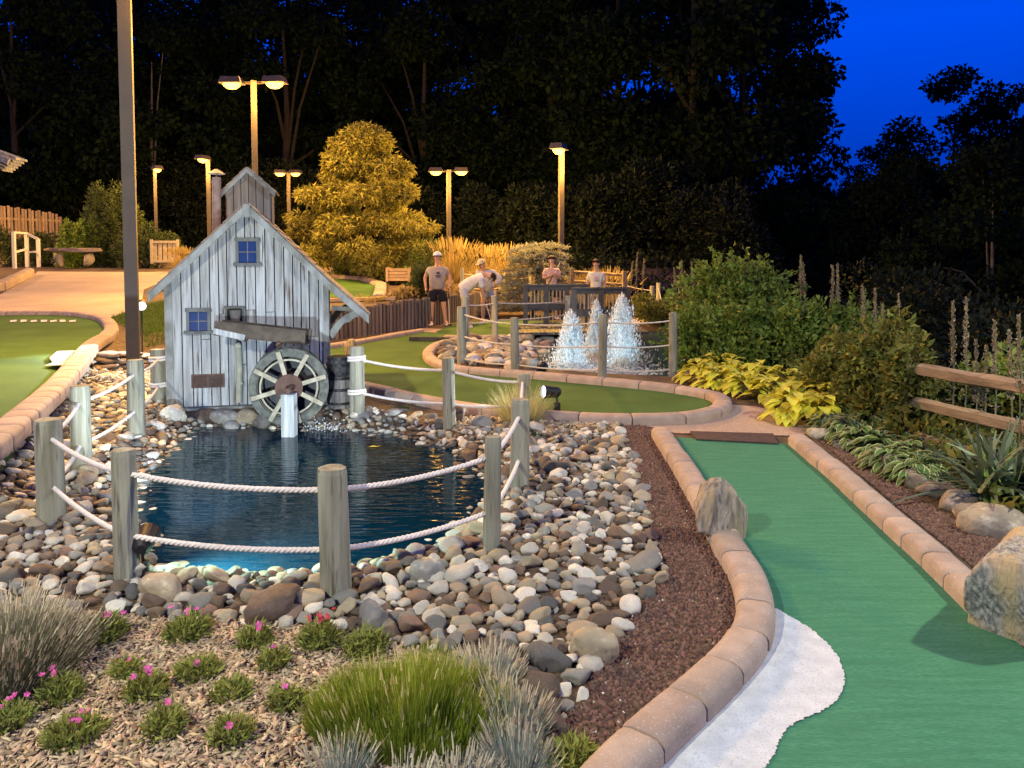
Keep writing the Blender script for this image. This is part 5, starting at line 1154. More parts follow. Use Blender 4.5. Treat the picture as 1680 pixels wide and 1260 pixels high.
for k, a in enumerate(DI): dianthus(a[0], a[1], a[2] * (.62 + .22 * (k * 7 % 5) / 4), a[3] * (.8 + .3 * (k * 3 % 4) / 3), *a[4:], 600 + k)
# pale grass by the rope post, moss, lawn
c = Z(855, 697); tuft('pale_grass', (c.x, c.y + .1, 0), 700, .48, .16, .8, [m_palegrass], 'pale yellow grass clump lit behind the far rope posts', 'grass clump', 3, .008, bend=.3)
for k, (px, py) in enumerate([(935, 705), (880, 715), (655, 672), (1085, 693)]):
    c = Z(px, py); tuft('moss_cushion', (c.x, c.y, 0), 500, .05, .10, .9, [m_moss], ['green moss cushion left of the tan path', 'green moss cushion behind the right rope post', 'mossy clump on the far bank of the pond', 'moss cushion at the corner of the tan path'][k], 'moss', 40 + k, .01)
lw = GP([(222, 545), (180, 525), (240, 500), (280, 495), (278, 565), (240, 572)]); r = np.random.default_rng(4); A_ = np.array(lw); X = r.uniform(A_[:, 0].min(), A_[:, 0].max(), 16000); Y = r.uniform(A_[:, 1].min(), A_[:, 1].max(), 16000); k = inpoly(X, Y, A_); X, Y = X[k], Y[k]; P = np.stack([X, Y, H(X, Y)], 1); d = r.normal(0, .35, P.shape); d[:, 2] = 1
V, Fc = blades(P, d, r.uniform(.05, .13, len(P)), .012, r, .5, 2); tag(mesh_np('grass', V, Fc, m_lawn), 'short grass on the slope left of the mill', kind='stuff')
# ground cover on the terrace and between things
def cover(name, poly, n, leaf, mat, label, seed, hh=.25):
    r = np.random.default_rng(seed); A_ = np.array(poly); X = r.uniform(A_[:, 0].min(), A_[:, 0].max(), n * 3); Y = r.uniform(A_[:, 1].min(), A_[:, 1].max(), n * 3); k = inpoly(X, Y, A_); X, Y = X[k][:n], Y[k][:n]
    nz = np.array([noise.noise(Vector((x * 1.1, y * 1.1, seed))) for x, y in zip(X, Y)]); P = np.stack([X, Y, H(X, Y) + r.random(len(X)) * hh * np.clip(.6 + nz, .08, 1.3)], 1)
    V, Fc = leaves(P, dirs(len(P), r, .1), leaf, r, .5); tag(mesh_np(name, V, Fc, mat), label, kind='stuff')
cover('ground_cover', GP([(540, 452), (610, 456), (640, 468), (700, 470), (700, 455), (650, 446), (560, 446)]), 5000, .15, m_fol_dwarf, 'leafy ground cover above the terrace green', 51, .35)
cover('ground_cover', GP([(640, 492), (560, 503), (700, 500), (745, 488), (735, 472), (700, 474), (660, 480)]), 3500, .10, m_dry, 'dry leafy plants along the top of the log wall', 52, .26)
cover('ground_cover', [(2.9, 4.5), (4.2, 4.5), (6, 9), (7, 16), (4.6, 17), (3.6, 9)], 12000, .10, m_fol_vine, 'weedy ground cover along the rail fence', 53, .35)
cover('ground_cover', [(5, 17), (9, 16), (12, 28), (3, 27), (.5, 23.5), (2.5, 20.5)], 14000, .14, m_fol_dark, 'dim ground cover behind the footbridge', 54, .45)

cover('ground_cover', [(2, 24.5), (6, 25), (14, 26), (16, 40), (-2, 40), (-2, 27)], 16000, .2, m_fol_dark, 'dark ground cover at the wood edge behind the far rails', 55, .7)
# ================================================================== log palisade
pal = empty('log_wall', G(600, 552), 'curved retaining wall of upright grey logs behind the curved lane', 'wall')
pts = [Z(x, y) for x, y in ((536, 559), (570, 554), (610, 549), (650, 543), (700, 536), (745, 528), (775, 523), (800, 519))]; P2 = smooth_open([p[:2] for p in pts], 8); cum = [0]
for a, c in zip(P2, P2[1:]): cum.append(cum[-1] + float(np.hypot(*(c - a))))
s = 0; r = random.Random(2); k = 0
while s < cum[-1]:
    x = np.interp(s, cum, [q[0] for q in P2]); y = np.interp(s, cum, [q[1] for q in P2]); rad = r.uniform(.058, .075); t = s / cum[-1]; ht = .62 + .10 * t + r.uniform(-.035, .035)
    if k < 99:
        b = MB(); n = 10; vs = []
        for z, q in ((-.2, 1), (.0, 1), (ht * .5, .98), (ht - .02, .97), (ht, .86)):
            for j in range(n): a = 6.283 * j / n; vs.append((x + rad * q * math.cos(a), y + rad * q * math.sin(a), z))
        b.add(vs, [(i * n + j, i * n + (j + 1) % n, (i + 1) * n + (j + 1) % n, (i + 1) * n + j) for i in range(4) for j in range(n)] + [tuple(4 * n + j for j in range(n))]); b.build('log', m_log, pal)
    s += rad * 1.9 + .012; k += 1

# ================================================================== footbridge
br = empty('footbridge', (1.1, 16.6, 0), 'black timber footbridge with slatted railings behind the fountain', 'footbridge')
def railing(pa, pb, ya, yb, ztop, lower=True):
    a = D(pa[0], pa[1], ya); c = D(pb[0], pb[1], yb); a.z = c.z = ztop; dn = Vector((0, 0, 1)); e = (c - a).normalized()
    b = MB(); b.bar(a - e * .05, c + e * .05, .13, .045); b.bar(a - dn * .07, c - dn * .07, .04, .09); b.bar(a - dn * .50, c - dn * .50, .045, .15); b.bar(a - dn * .93, c - dn * .93, .045, .10); rl = b.build('railing', m_bridge, br)
    n = 3 if (c - a).length < 1.4 else 4
    for k in range(n):
        q = a.lerp(c, k / (n - 1)); b = MB(); b.box((q.x, q.y, ztop - .53), (.10, .10, 1.0)); b.build('rail_post', m_bridge, br)
    b = MB(); m = int((c - a).length / .085)
    for k in range(m):
        q = a.lerp(c, (k + .5) / m); b.box((q.x, q.y + .03, ztop - .51), (.028, .02, .80))
    b.build('baluster', m_balus, rl)
railing((862, 465), (964, 465), 17.6, 17.8, 1.02); railing((942, 473), (1030, 472), 15.7, 15.8, 1.02)
b = MB(); a = Vector((.1, 16.6, .10)); c = Vector((2.7, 16.8, .10))
for k in range(22): q = a.lerp(c, k / 21); b.box((q.x, q.y, .10), (.115, 2.0, .05), Matrix.Rotation(.06, 3, 'Z'))
b.build('deck', m_bridge, br)

# ================================================================== fences of wood
def railfence(posts, rails, label, z_list, mat=m_rail, th_=.07, ph=1.0):
    t = empty('rail_fence', posts[0], label, 'fence')
    for p in posts:
        b = MB(); p = Vector(p); b.box(p + Vector((0, 0, ph / 2 - .1)), (.12, .11, ph + .2), Matrix.Rotation(.3, 3, 'Z')); b.build('post', mat, t)
    for i in range(len(posts) - 1):
        for zr in z_list:
            a = Vector(posts[i]) + Vector((0, 0, zr)); c = Vector(posts[i + 1]) + Vector((0, 0, zr + .01 * i)); r = random.Random(i * 7 + int(zr * 100)); b = MB(); n = 10; vs = []
            d = (c - a).normalized(); s = d.cross(Vector((0, 0, 1))).normalized(); u = s.cross(d)
            sec = [(-.5, -.3), (-.35, .35), (.1, .5), (.5, .25), (.4, -.35), (-.1, -.5)]
            for k in range(n + 1):
                q = a.lerp(c, -.03 + 1.06 * k / n); f_ = (1 if 0 < k < n else .6)
                for x, y in sec: vs.append(q + s * (x * th_ * 1.1 * f_ + r.uniform(-.004, .004)) + u * (y * th_ * 1.25 * f_ + r.uniform(-.005, .005)))
            b.add(vs, [(k * 6 + j, k * 6 + (j + 1) % 6, (k + 1) * 6 + (j + 1) % 6, (k + 1) * 6 + j) for k in range(n) for j in range(6)] + [(5, 4, 3, 2, 1, 0), tuple(n * 6 + j for j in range(6))]); b.build('rail', mat, t)
    return t
def GV(x, y): return (x, y, hz(x, y))
q0 = Z(1490, 590, .76); q1 = Z(1700, 632, .80)
railfence([(3.95, 9.0, -.35), (q0.x + .02, q0.y, -.05), (q1.x + .25, q1.y - .35, .0)], None, 'weathered split rail fence running to the right frame edge', (.74, .46, .17), th_=.085, ph=.86)
railfence([(4.35, 17.5, .1), (5.0, 20.5, .2)], None, 'dim split rail fence behind the far rope fence', (.9, .5))
p = D(945, 452, 22.8); railfence([(p.x - .15, 22.3, .3), (p.x + 1.25, 21.6, .22)], None, 'yellow lit rails between the lamp post and the boy', (.95, .68), ph=1.05)
p = G(268, 432); railfence([(p.x - .5, p.y, p.z), (p.x + 2.0, p.y - 1.0, hz(p.x + 2, p.y - 1))], None, 'pale split rail fence left of the mill roof', (1.1, .55), ph=1.3)
# board fence far left
p0 = D(-40, 400, 35); p1 = D(98, 398, 38); bf = empty('board_fence', (p0.x, p0.y, 1.2), 'orange lit tall board fence at the far left', 'fence'); n = 24
b = MB()
for k in range(n):
    q = p0.lerp(p1, k / n); z1 = 4.2 - .016 * k + .05 * (k % 3 == 0); b.box((q.x, q.y + (.05 if k % 2 else 0), (z1 + 1.0) / 2 + .2), (.135, .02, z1 - 1.4))
b.build('board', m_board, bf)
for k in range(5): q = p0.lerp(p1, k / 4); b = MB(); b.box((q.x, q.y + .1, 2.4), (.12, .12, 2.6)); b.build('fence_post', m_board, bf)
for z in (2.2, 3.5): b = MB(); b.bar((p0.x, p0.y + .035, z), (p1.x, p1.y + .035, z), .03, .1); b.build('fence_rail', m_board, bf)
# white stair railing
wr_ = empty('hand_railing', G(45, 437), 'white painted handrail frame at the far left green', 'railing'); a = [D(24, 436, 27.5), D(44, 434, 28.6), D(64, 434, 28.6)]
tops = [D(22, 381, 27.5), D(44, 383, 28.6), D(62, 392, 28.6)]
for q, t_ in zip(a, tops): b = MB(); b.box(((q.x + t_.x) / 2, q.y, (q.z + t_.z) / 2 - .05), (.1, .1, t_.z - q.z + .1)); b.build('post', m_whitepaint, wr_)
for i in (0, 1):
    b = MB(); b.bar(tops[i], tops[i + 1], .1, .07); b.bar(tops[i].lerp(a[i], .6), tops[i + 1].lerp(a[i + 1], .5), .06, .07); b.build('rail', m_whitepaint, wr_)
# white wooden box gate
g0 = D(250, 432, 29); wg = empty('crate_gate', g0, 'pale slatted wooden gate left of the mill roof', 'gate'); b = MB()
for k in range(5): b.box((g0.x + .12 + k * .18, 29, g0.z + .42), (.13, .03, .72))
b.build('slat', m_palewood, wg); b = MB()
for z in (.08, .8): b.box((g0.x + .48, 28.96, g0.z + z), (1.0, .05, .09))
for x in (0, .98): b.box((g0.x + x, 28.96, g0.z + .44), (.09, .06, .9))
b.build('frame', m_palewood, wg)
# wooden signs / planters on the terrace
def planter(px, py, dd, w_, h_, d_, label):
    p = D(px, py, dd); t = empty('planter_box', (p.x, dd, p.z), label, 'planter'); b = MB(); n = 4
    for k in range(n): b.box((p.x, dd, p.z + h_ * (k + .5) / n), (w_, .05, h_ / n - .012)); b.box((p.x, dd + d_, p.z + h_ * (k + .5) / n), (w_, .05, h_ / n - .012))
    for sx in (-1, 1): b.box((p.x + sx * w_ / 2, dd + d_ / 2, p.z + h_ / 2), (.06, d_ + .1, h_ + .03))
    b.build('side', m_board, t); b = MB(); b.box((p.x, dd + d_ / 2, p.z + h_ - .08), (w_ - .08, d_ - .06, .02)); b.build('soil', m_soil, t)
planter(653, 461, 22, .62, .36, .5, 'yellow lit wooden box on the terrace below the cypress')
for k, (px, py, dd, lb) in enumerate([(613, 442, 26, 'wooden tee sign under the left of the cypress'), (690, 440, 25, 'wooden tee sign beside the conical spruce')]):
    p = D(px, py, dd); z0 = hz(p.x, dd); t = empty('tee_sign', (p.x, dd, z0), lb, 'sign', 'wooden tee signs'); b = MB(); b.box((p.x, dd, p.z + .22), (.75, .04, .42)); b.build('board', m_rail, t); b = MB(); b.box((p.x, dd - .02, p.z + .46), (.85, .16, .04)); b.build('cap', m_board, t)
    for sx in (-.34, .34): b = MB(); b.box((p.x + sx, dd + .05, (z0 + p.z + .4) / 2), (.08, .06, p.z + .5 - z0)); b.build('leg', m_rail, t)
# stone benches
def bench(px, py, w_, label, k):
    p = G(px, py); t = empty('stone_bench', p, label, 'bench', 'stone benches'); 
    for sx in (-.32, .32):
        V, Fc = stone_shape(2, 700 + k + int(sx * 10)); b = MB(); b.np_add(V * np.array([.24, .2, .34]) + np.array([p.x + sx * w_, p.y, p.z + .3]), Fc); b.build('leg', m_edge, t, smooth=True)
    V, Fc = stone_shape(3, 720 + k); V[:, 2] = np.clip(V[:, 2], -.5, .5); b = MB(); b.np_add(V * np.array([w_ * .62, .34, .16]) + np.array([p.x, p.y, p.z + .68]), Fc); b.build('seat', m_slate, t, smooth=True)
bench(20, 436, 1.6, 'low stone slab bench behind the white railing', 1); bench(122, 440, 1.7, 'stone slab bench on two boulders below the dark pine', 2)
for k, (px, py, s) in enumerate([(140, 432, .3), (230, 438, .35), (270, 440, .3), (560, 438, .3), (480, 440, .25)]):
    c = G(px, py); boulder('boulder', (c.x, c.y + .4, c.z + s * .5), (s * 1.3, s, s), 140 + k, m_edge, ['pale rock behind the stone benches', 'rock at the foot of the left juniper', 'rock under the pale wooden gate', 'pale rock under the cypress', 'rock behind the mill roof'][k], sub=3)
# pavilion eave at the left frame edge
e0 = D(26, 262, 20); pv = empty('pavilion', (e0.x - 2.5, 21, .6), 'weathered pavilion roof corner poking in at the left edge', 'pavilion'); b = MB()
for k in range(6):
    y = 20 + k * .5; b.add([(e0.x - .4 * k, y, e0.z), (e0.x - .4 * k, y + .48, e0.z), (e0.x - 6, y + .48, e0.z + 2.2), (e0.x - 6, y, e0.z + 2.2), (e0.x - .4 * k, y, e0.z + .06), (e0.x - .4 * k, y + .48, e0.z + .06), (e0.x - 6, y + .48, e0.z + 2.27), (e0.x - 6, y, e0.z + 2.27)], [(0, 1, 2, 3), (7, 6, 5, 4), (0, 4, 5, 1), (1, 5, 6, 2), (2, 6, 7, 3), (3, 7, 4, 0)])
b.build('roof', m_trim, pv, recalc=True); b = MB(); b.bar((e0.x - .12, 19.9, e0.z - .06), (e0.x - 2.6, 19.9, e0.z + .98), .07, .14); b.build('rafter', m_trim, pv)
for y in (20.2, 22.8): b = MB(); b.box((e0.x - 4.4, y, (e0.z + 1.0) / 2), (.16, .16, e0.z - .4)); b.build('post', m_trim, pv)

# ================================================================== fountain jets
def jet(px, ptop, pb, dd, label, seed, wd):
    r = np.random.default_rng(seed); p = D(px, pb, dd); top = D(px, ptop, dd).z; base = Vector((p.x, dd, WATER)); hgt = top - WATER; n = 12000
    a = r.uniform(0, 6.28, n); t = r.random(n); lob = 1 + .30 * np.sin(a * 3 + seed + t * 5) + .2 * np.sin(a * 7 + seed * 2 - t * 9)
    q = np.sqrt(r.random(n)) * lob; env = wd * (.30 + .16 * np.sqrt(t) + .54 * t ** 4); rad = env * q * np.exp(r.normal(0, .28, n))
    z = hgt * (1 - t) * (1 - .28 * np.clip(q, 0, 1.3) ** 2 * (1 - t * .5)) + r.normal(0, .02, n); z = np.abs(z)
    P = np.stack([base.x + rad * np.cos(a), dd + rad * np.sin(a), WATER + z], 1); S = np.exp(r.normal(math.log(.0036), .5, n))
    V0 = np.array([(0, 0, 3.2), (1, 0, 0), (0, 1, 0), (-1, 0, 0), (0, -1, 0), (0, 0, -3.2)], float); F0 = np.array([(0, 1, 2), (0, 2, 3), (0, 3, 4), (0, 4, 1), (5, 2, 1), (5, 3, 2), (5, 4, 3), (5, 1, 4)])
    V = (V0[None] * S[:, None, None] + P[:, None, :]).reshape(-1, 3); Fc = (F0[None] + np.arange(n)[:, None, None] * 6).reshape(-1, 3)
    e = empty('fountain_jet', base, label, 'fountain jet', 'jets of the fountain pool'); mesh_np('droplet', V, Fc, m_spray, parent=e)['kind'] = 'stuff'
    b = MB(); pr = []
    for k in range(14):
        q = k / 13; pr.append((wd * (.30 - .16 * q ** 1.5) * (1 + .22 * math.sin(k * 2.3 + seed)), hgt * q * .80))
    b.lathe(base, pr, 20); V = np.array(b.v); V[:, :2] += np.array([[noise.noise(Vector(v * 14) + Vector((0, 0, k_))) * .05 for k_ in (0, 9)] for v in V]); b.v = V.tolist(); b.build('water_column', m_column, e, smooth=True)
    for dx, dy in ((-.3, -.4), (.3, -.4)):
        l = spot('jet_lamp', (base.x + dx, base.y + dy, WATER + .03), (base.x, base.y, WATER + hgt * .55), 40, (.50, .84, 1), 80, .6, .05)
m_spray = M('spray', (.86, .92, .95), rough=.4, trans=.5)
m_column = bpy.data.materials.new('water_column'); m_column.use_nodes = True; t_ = m_column.node_tree
n1 = t_.nodes.new('ShaderNodeBsdfTransparent'); n2 = t_.nodes.new('ShaderNodeMixShader'); n3 = t_.nodes.new('ShaderNodeTexNoise'); n3.inputs['Scale'].default_value = 28; n5 = t_.nodes.new('ShaderNodeTexCoord'); n6 = t_.nodes.new('ShaderNodeMapping'); n6.inputs['Scale'].default_value = (1, 1, .25)
n4 = t_.nodes.new('ShaderNodeMapRange'); n4.inputs[1].default_value = .34; n4.inputs[2].default_value = .8; t_.links.new(n5.outputs['Object'], n6.inputs[0]); t_.links.new(n6.outputs[0], n3.inputs['Vector']); t_.links.new(n3.outputs[0], n4.inputs[0]); t_.links.new(n4.outputs[0], n2.inputs[0]); t_.links.new(n1.outputs[0], n2.inputs[1])
t_.nodes['Principled BSDF'].inputs['Base Color'].default_value = (.80, .9, .95, 1); tlb = t_.nodes.new('ShaderNodeBsdfTranslucent'); tlb.inputs[0].default_value = (.8, .92, .97, 1); n7 = t_.nodes.new('ShaderNodeMixShader'); n7.inputs[0].default_value = .5; t_.links.new(t_.nodes['Principled BSDF'].outputs[0], n7.inputs[1]); t_.links.new(tlb.outputs[0], n7.inputs[2]); t_.links.new(n7.outputs[0], n2.inputs[2]); t_.links.new(n2.outputs[0], t_.nodes['Material Output'].inputs[0])
jet(936, 508, 602, 12.4, 'left fountain jet of white water', 1, .36); jet(978, 492, 588, 13.6, 'thin middle fountain jet partly behind a post', 2, .26); jet(1020, 484, 602, 12.6, 'right fountain jet, tallest and widest', 3, .44)
# foam patches on the fountain water
b = MB(); r = random.Random(8)
for k in range(1300):
    cx_, cy_ = [(936, 606), (978, 596), (1020, 608)][k % 3]; c = Z(cx_ + r.gauss(0, 38), cy_ + r.gauss(0, 6), WATER); s = r.uniform(.008, .03); b.lathe((c.x, c.y, WATER), [(s, 0), (s * .6, s * .35)], 6)
tag(b.build('foam', m_foam), 'foam floating round the fountain jets', kind='stuff')
c = Z(612, 733, WATER + .006); b = MB(); b.add([(c.x - .045, c.y, c.z), (c.x - .01, c.y - .02, c.z + .006), (c.x + .045, c.y + .004, c.z), (c.x, c.y + .022, c.z + .008)], [(0, 1, 2, 3)]); b.add([(c.x + .03, c.y + .002, c.z), (c.x + .05, c.y - .002, c.z + .004), (c.x + .07, c.y + .01, c.z + .012)], [(0, 1, 2)])
tag(b.build('fallen_leaf', m_hosta, loc=c), 'single yellow leaf floating on the dark pond', 'leaf')
c = Z(1210, 646, .03); b = MB(); b.lathe((c.x, c.y, .033), [(.004, -.021), (.015, -.015), (.021, 0), (.015, .015), (.004, .021)], 12)
tag(b.build('golf_ball', m_whitepaint, smooth=True, loc=(c.x, c.y, .012)), 'white ball lying on the rounded end of the curved lane', 'golf ball')

# ================================================================== people
def skin_mesh(J, E, root, sub=2):
    """one continuous skin grown over joints J {name: (co, radius)} and bones E"""
    bm = bmesh.new(); ly = bm.verts.layers.skin.verify(); vs = {}
    for k, (co, rd) in J.items():
        v = bm.verts.new(co); v[ly].radius = rd if hasattr(rd, '__len__') else (rd, rd); v[ly].use_root = (k == root); vs[k] = v
    for a, c in E: bm.edges.new((vs[a], vs[c]))
    me = bpy.data.meshes.new('tmp'); bm.to_mesh(me); bm.free(); o = bpy.data.objects.new('tmp', me); COL.objects.link(o)
    sm = o.modifiers.new('s', 'SKIN'); sm.use_smooth_shade = True; ss = o.modifiers.new('d', 'SUBSURF'); ss.levels = sub; ss.render_levels = sub
    dg = bpy.context.evaluated_depsgraph_get(); ev = o.evaluated_get(dg); m2 = ev.to_mesh(); V = [tuple(v.co) for v in m2.vertices]; Fc = [tuple(p.vertices) for p in m2.polygons]; ev.to_mesh_clear()
    bpy.data.objects.remove(o); bpy.data.meshes.remove(me); return V, Fc
def V3(*a): return Vector(a)
def person(loc, rz, J, label, shirt, shorts, hairm, shoe, cap=None, capdir=(0, -1, 0), scale=1.0, bulk=1.0, sleeve=.72, shortlen=.75, logo=None, hand=None):
    t = empty('person', loc, label, 'person', rz=rz); t.scale = (scale,) * 3
    J = {k: Vector(v) for k, v in J.items()}; S = {}
    hd = (J['head'] - J['neck']).normalized()
    rad = dict(pelvis=.10 * bulk, spine=.095 * bulk, chest=.105 * bulk, neck=.052, head0=.062, head=.088, headtop=.070, shL=.068, shR=.068, elL=.043, elR=.043, wrL=.029, wrR=.029, haL=.033, haR=.033, hipL=.098 * bulk, hipR=.098 * bulk, knL=.058, knR=.058, caL=.056, caR=.056, anL=.038, anR=.038, toL=.036, toR=.036)
    J['head0'] = J['neck'] + hd * .07; J['headtop'] = J['head'] + hd * .045; J['spine'] = (J['pelvis'] + J['chest']) / 2 + Vector(J.get('belly', (0, 0, 0)))
    for s in 'LR': J['ca' + s] = J['kn' + s].lerp(J['an' + s], .35); d = (J['wr' + s] - J['el' + s]).normalized(); J['ha' + s] = J['wr' + s] + d * .07
    E = [('pelvis', 'spine'), ('spine', 'chest'), ('chest', 'neck'), ('neck', 'head0'), ('head0', 'head'), ('head', 'headtop')]
    for s in 'LR': E += [('chest', 'sh' + s), ('sh' + s, 'el' + s), ('el' + s, 'wr' + s), ('wr' + s, 'ha' + s), ('pelvis', 'hip' + s), ('hip' + s, 'kn' + s), ('kn' + s, 'ca' + s), ('ca' + s, 'an' + s), ('an' + s, 'to' + s)]
    names = {x for e in E for x in e}
    V, Fc = skin_mesh({k: (J[k], rad[k]) for k in names}, E, 'pelvis'); b = MB(); b.add(V, Fc)
    # face: nose and ears; hands: five fingers
    fw = Vector(J['face']).normalized(); fw = (fw - hd * fw.dot(hd)).normalized(); sd = hd.cross(fw).normalized(); c = J['head']
    b.lathe(c + fw * .082 - hd * .012, [(.016, -.01), (.013, .012), (.004, .024)], 8, axis=(fw - hd * .3))
    for s in (-1, 1): b.lathe(c + sd * s * .085, [(.022, -.006), (.026, .0), (.014, .01)], 8, axis=sd * s)
    for s, sg in (('L', 1), ('R', -1)):
        d = (J['ha' + s] - J['wr' + s]).normalized(); a = Vector((0, -1, .2)); pl = d.cross(a).normalized(); a = pl.cross(d).normalized()
        for k in range(4):
            p = J['ha' + s] + a * (k - 1.5) * .016 + d * .012; L = (.062, .07, .066, .05)[k]; b.tube([p, p + d * L * .5 - pl * sg * .008, p + d * L * .8 - pl * sg * .026], [.0095, .0085, .006], 6)
        p = J['ha' + s] + a * .028 - d * .02; b.tube([p, p + a * .02 + d * .025, p + a * .02 + d * .05], [.011, .010, .007], 6)
    body = b.build('body', m_skin, t, local=True, smooth=True)
    # eyes and mouth
    b = MB()
    for s in (-1, 1): b.lathe(c + fw * .080 + sd * s * .032 + hd * .012, [(.003, -.004), (.010, 0), (.003, .006)], 8, axis=fw)
    b.bar(c + fw * .083 - hd * .045 - sd * .022, c + fw * .083 - hd * .045 + sd * .022, .006, .007); b.build('eyes', m_dark, t, local=True)
    # shirt
    Js = {}; up = (J['chest'] - J['pelvis']).normalized(); T = bulk
    Js['chest'] = (J['chest'], .165 * T); Js['spine'] = (J['spine'], .165 * T); Js['hem0'] = (J['pelvis'] + up * .06, .165 * T); Js['hem'] = (J['pelvis'] - up * .07, .165 * T); Js['neck'] = (J['chest'].lerp(J['neck'], .72), .075)
    for s in 'LR': Js['sh' + s] = (J['sh' + s] + Vector((0, 0, -.01)), .085); Js['sl' + s] = (J['sh' + s].lerp(J['el' + s], sleeve if sleeve < .9 else 1), .078); Js['ad' + s] = (J['chest'].lerp(J['sh' + s], .5), .115)
    Es = [('hem', 'hem0'), ('hem0', 'spine'), ('spine', 'chest'), ('chest', 'neck')]
    for s in 'LR': Es += [('chest', 'sh' + s), ('sh' + s, 'sl' + s)]; Js.pop('ad' + s)
    if sleeve >= .9:
        for s in 'LR': Js['cu' + s] = (J['el' + s].lerp(J['wr' + s], .8), .046); Es.append(('sl' + s, 'cu' + s))
    V, Fc = skin_mesh(Js, Es, 'hem'); b = MB(); b.add(V, Fc); sh = b.build('shirt', shirt, t, local=True, smooth=True)
    # shorts
    Jh = {'w': (J['pelvis'] + (J['spine'] - J['pelvis']) * .25, rad['pelvis'] * 1.3), 'p': (J['pelvis'], rad['pelvis'] * 1.35)}; Eh = [('w', 'p')]
    for s in 'LR': Jh['h' + s] = (J['hip' + s], rad['hip' + s] * 1.14); Jh['m' + s] = (J['hip' + s].lerp(J['kn' + s], shortlen * .6), .102 * bulk); Jh['k' + s] = (J['hip' + s].lerp(J['kn' + s], shortlen), .096 * bulk); Eh += [('p', 'h' + s), ('h' + s, 'm' + s), ('m' + s, 'k' + s)]
    V, Fc = skin_mesh(Jh, Eh, 'p'); b = MB(); b.add(V, Fc); b.build('shorts', shorts, t, local=True, smooth=True)
    for s in 'LR':
        b = MB(); a = J['an' + s]; to = J['to' + s]; dd = (to - a) * Vector((1, 1, 0)); dd.normalize(); o = Vector((a.x, a.y, 0)); sd_ = Vector((-dd.y, dd.x, 0)); vs = []
        for q, wd, hh in ((-.06, .030, .075), (0, .042, .085), (.08, .046, .07), (.15, .045, .05), (.19, .025, .035)):
            for x, z in ((-1, .0), (-1, .6), (-.5, 1), (.5, 1), (1, .6), (1, .0)): vs.append(o + dd * q + sd_ * x * wd + Vector((0, 0, z * hh + .004)))
        b.add(vs, [(i * 6 + j, i * 6 + (j + 1) % 6, (i + 1) * 6 + (j + 1) % 6, (i + 1) * 6 + j) for i in range(4) for j in range(6)] + [(5, 4, 3, 2, 1, 0), tuple(24 + j for j in range(6))]); b.build('shoe', shoe, t, local=True, smooth=True, recalc=True)
    # hair or cap
    q = Vector((0, 0, 1)).rotation_difference(hd).to_matrix()
    b = MB(); n = 16; vs = []
    for i in range(7):
        ph = i / 6 * 1.75
        for j in range(n):
            a = 6.283 * j / n; dv = sd * math.cos(a) + (-fw) * math.sin(a); front = max(0, (-dv.dot(-fw))); pp = ph if front < .3 else min(ph, 1.05); r_ = .114
            vs.append(c + hd * .028 + (dv * math.sin(pp) * r_ * 1.0 + hd * math.cos(pp) * r_ * 1.02))
    b.add(vs, [(i * n + j, i * n + (j + 1) % n, (i + 1) * n + (j + 1) % n, (i + 1) * n + j) for i in range(6) for j in range(n)]); b.build('hair', hairm, t, local=True, smooth=True)
    if cap:
        b = MB(); vs = []
        for i in range(6):
            ph = i / 5 * 1.5
            for j in range(n): a = 6.283 * j / n; dv = sd * math.cos(a) - fw * math.sin(a); vs.append(c + hd * .042 + dv * math.sin(ph) * .110 + hd * math.cos(ph) * .105)
        b.add(vs, [(i * n + j, i * n + (j + 1) % n, (i + 1) * n + (j + 1) % n, (i + 1) * n + j) for i in range(5) for j in range(n)])
        cd_ = Vector(capdir).normalized(); cs = hd.cross(cd_).normalized(); o = c + hd * .046
        pts = [o + cd_ * .085 + cs * .075, o + cd_ * .14 + cs * .06 - hd * .008, o + cd_ * .175 - hd * .015, o + cd_ * .14 - cs * .06 - hd * .008, o + cd_ * .085 - cs * .075]
        b.add(pts + [p + hd * .010 for p in pts], [(4, 3, 2, 1, 0), (5, 6, 7, 8, 9)] + [(i, (i + 1) % 5, 5 + (i + 1) % 5, 5 + i) for i in range(5)]); b.build('cap', cap, t, local=True, smooth=False, recalc=True)
    if logo:
        b = MB(); y0 = logo[2]; 
        for x, z, w_, h_ in ((0, .03, .075, .055), (0, -.035, .13, .022), (0, -.065, .11, .016)): b.box((x + logo[0], y0, z + logo[1]), (w_, .012, h_))
        b.build('print', logo[3], sh, local=True)
    return t
hair_b = M('brown_hair', (.06, .034, .02), (.10, .06, .035), 40, (1, 1, .2)); hair_d = M('dark_hair', (.02, .014, .010), (.035, .022, .015), 40, (1, 1, .2)); hair_blond = M('blond_hair', (.38, .27, .12), (.48, .36, .18), 40, (1, 1, .2))
c_grey = cloth('grey_shirt', (.34, .31, .29)); c_white = cloth('white_shirt', (.70, .68, .68)); c_navy = cloth('navy_shorts', (.012, .013, .025)); c_light = cloth('light_shorts', (.50, .52, .56)); c_long = cloth('pale_sweater', (.55, .56, .58)); c_pink = cloth('peach_shirt', (.62, .42, .34)); c_cream = cloth('cream_shirt', (.70, .66, .52)); c_tan = cloth('tan_shorts', (.55, .47, .34)); c_shoe = cloth('white_shoe', (.70, .68, .66)); c_print = cloth('dark_print', (.06, .06, .07)); c_cap = cloth('white_cap', (.72, .72, .74)); c_black = cloth('black_shorts', (.015, .015, .016))
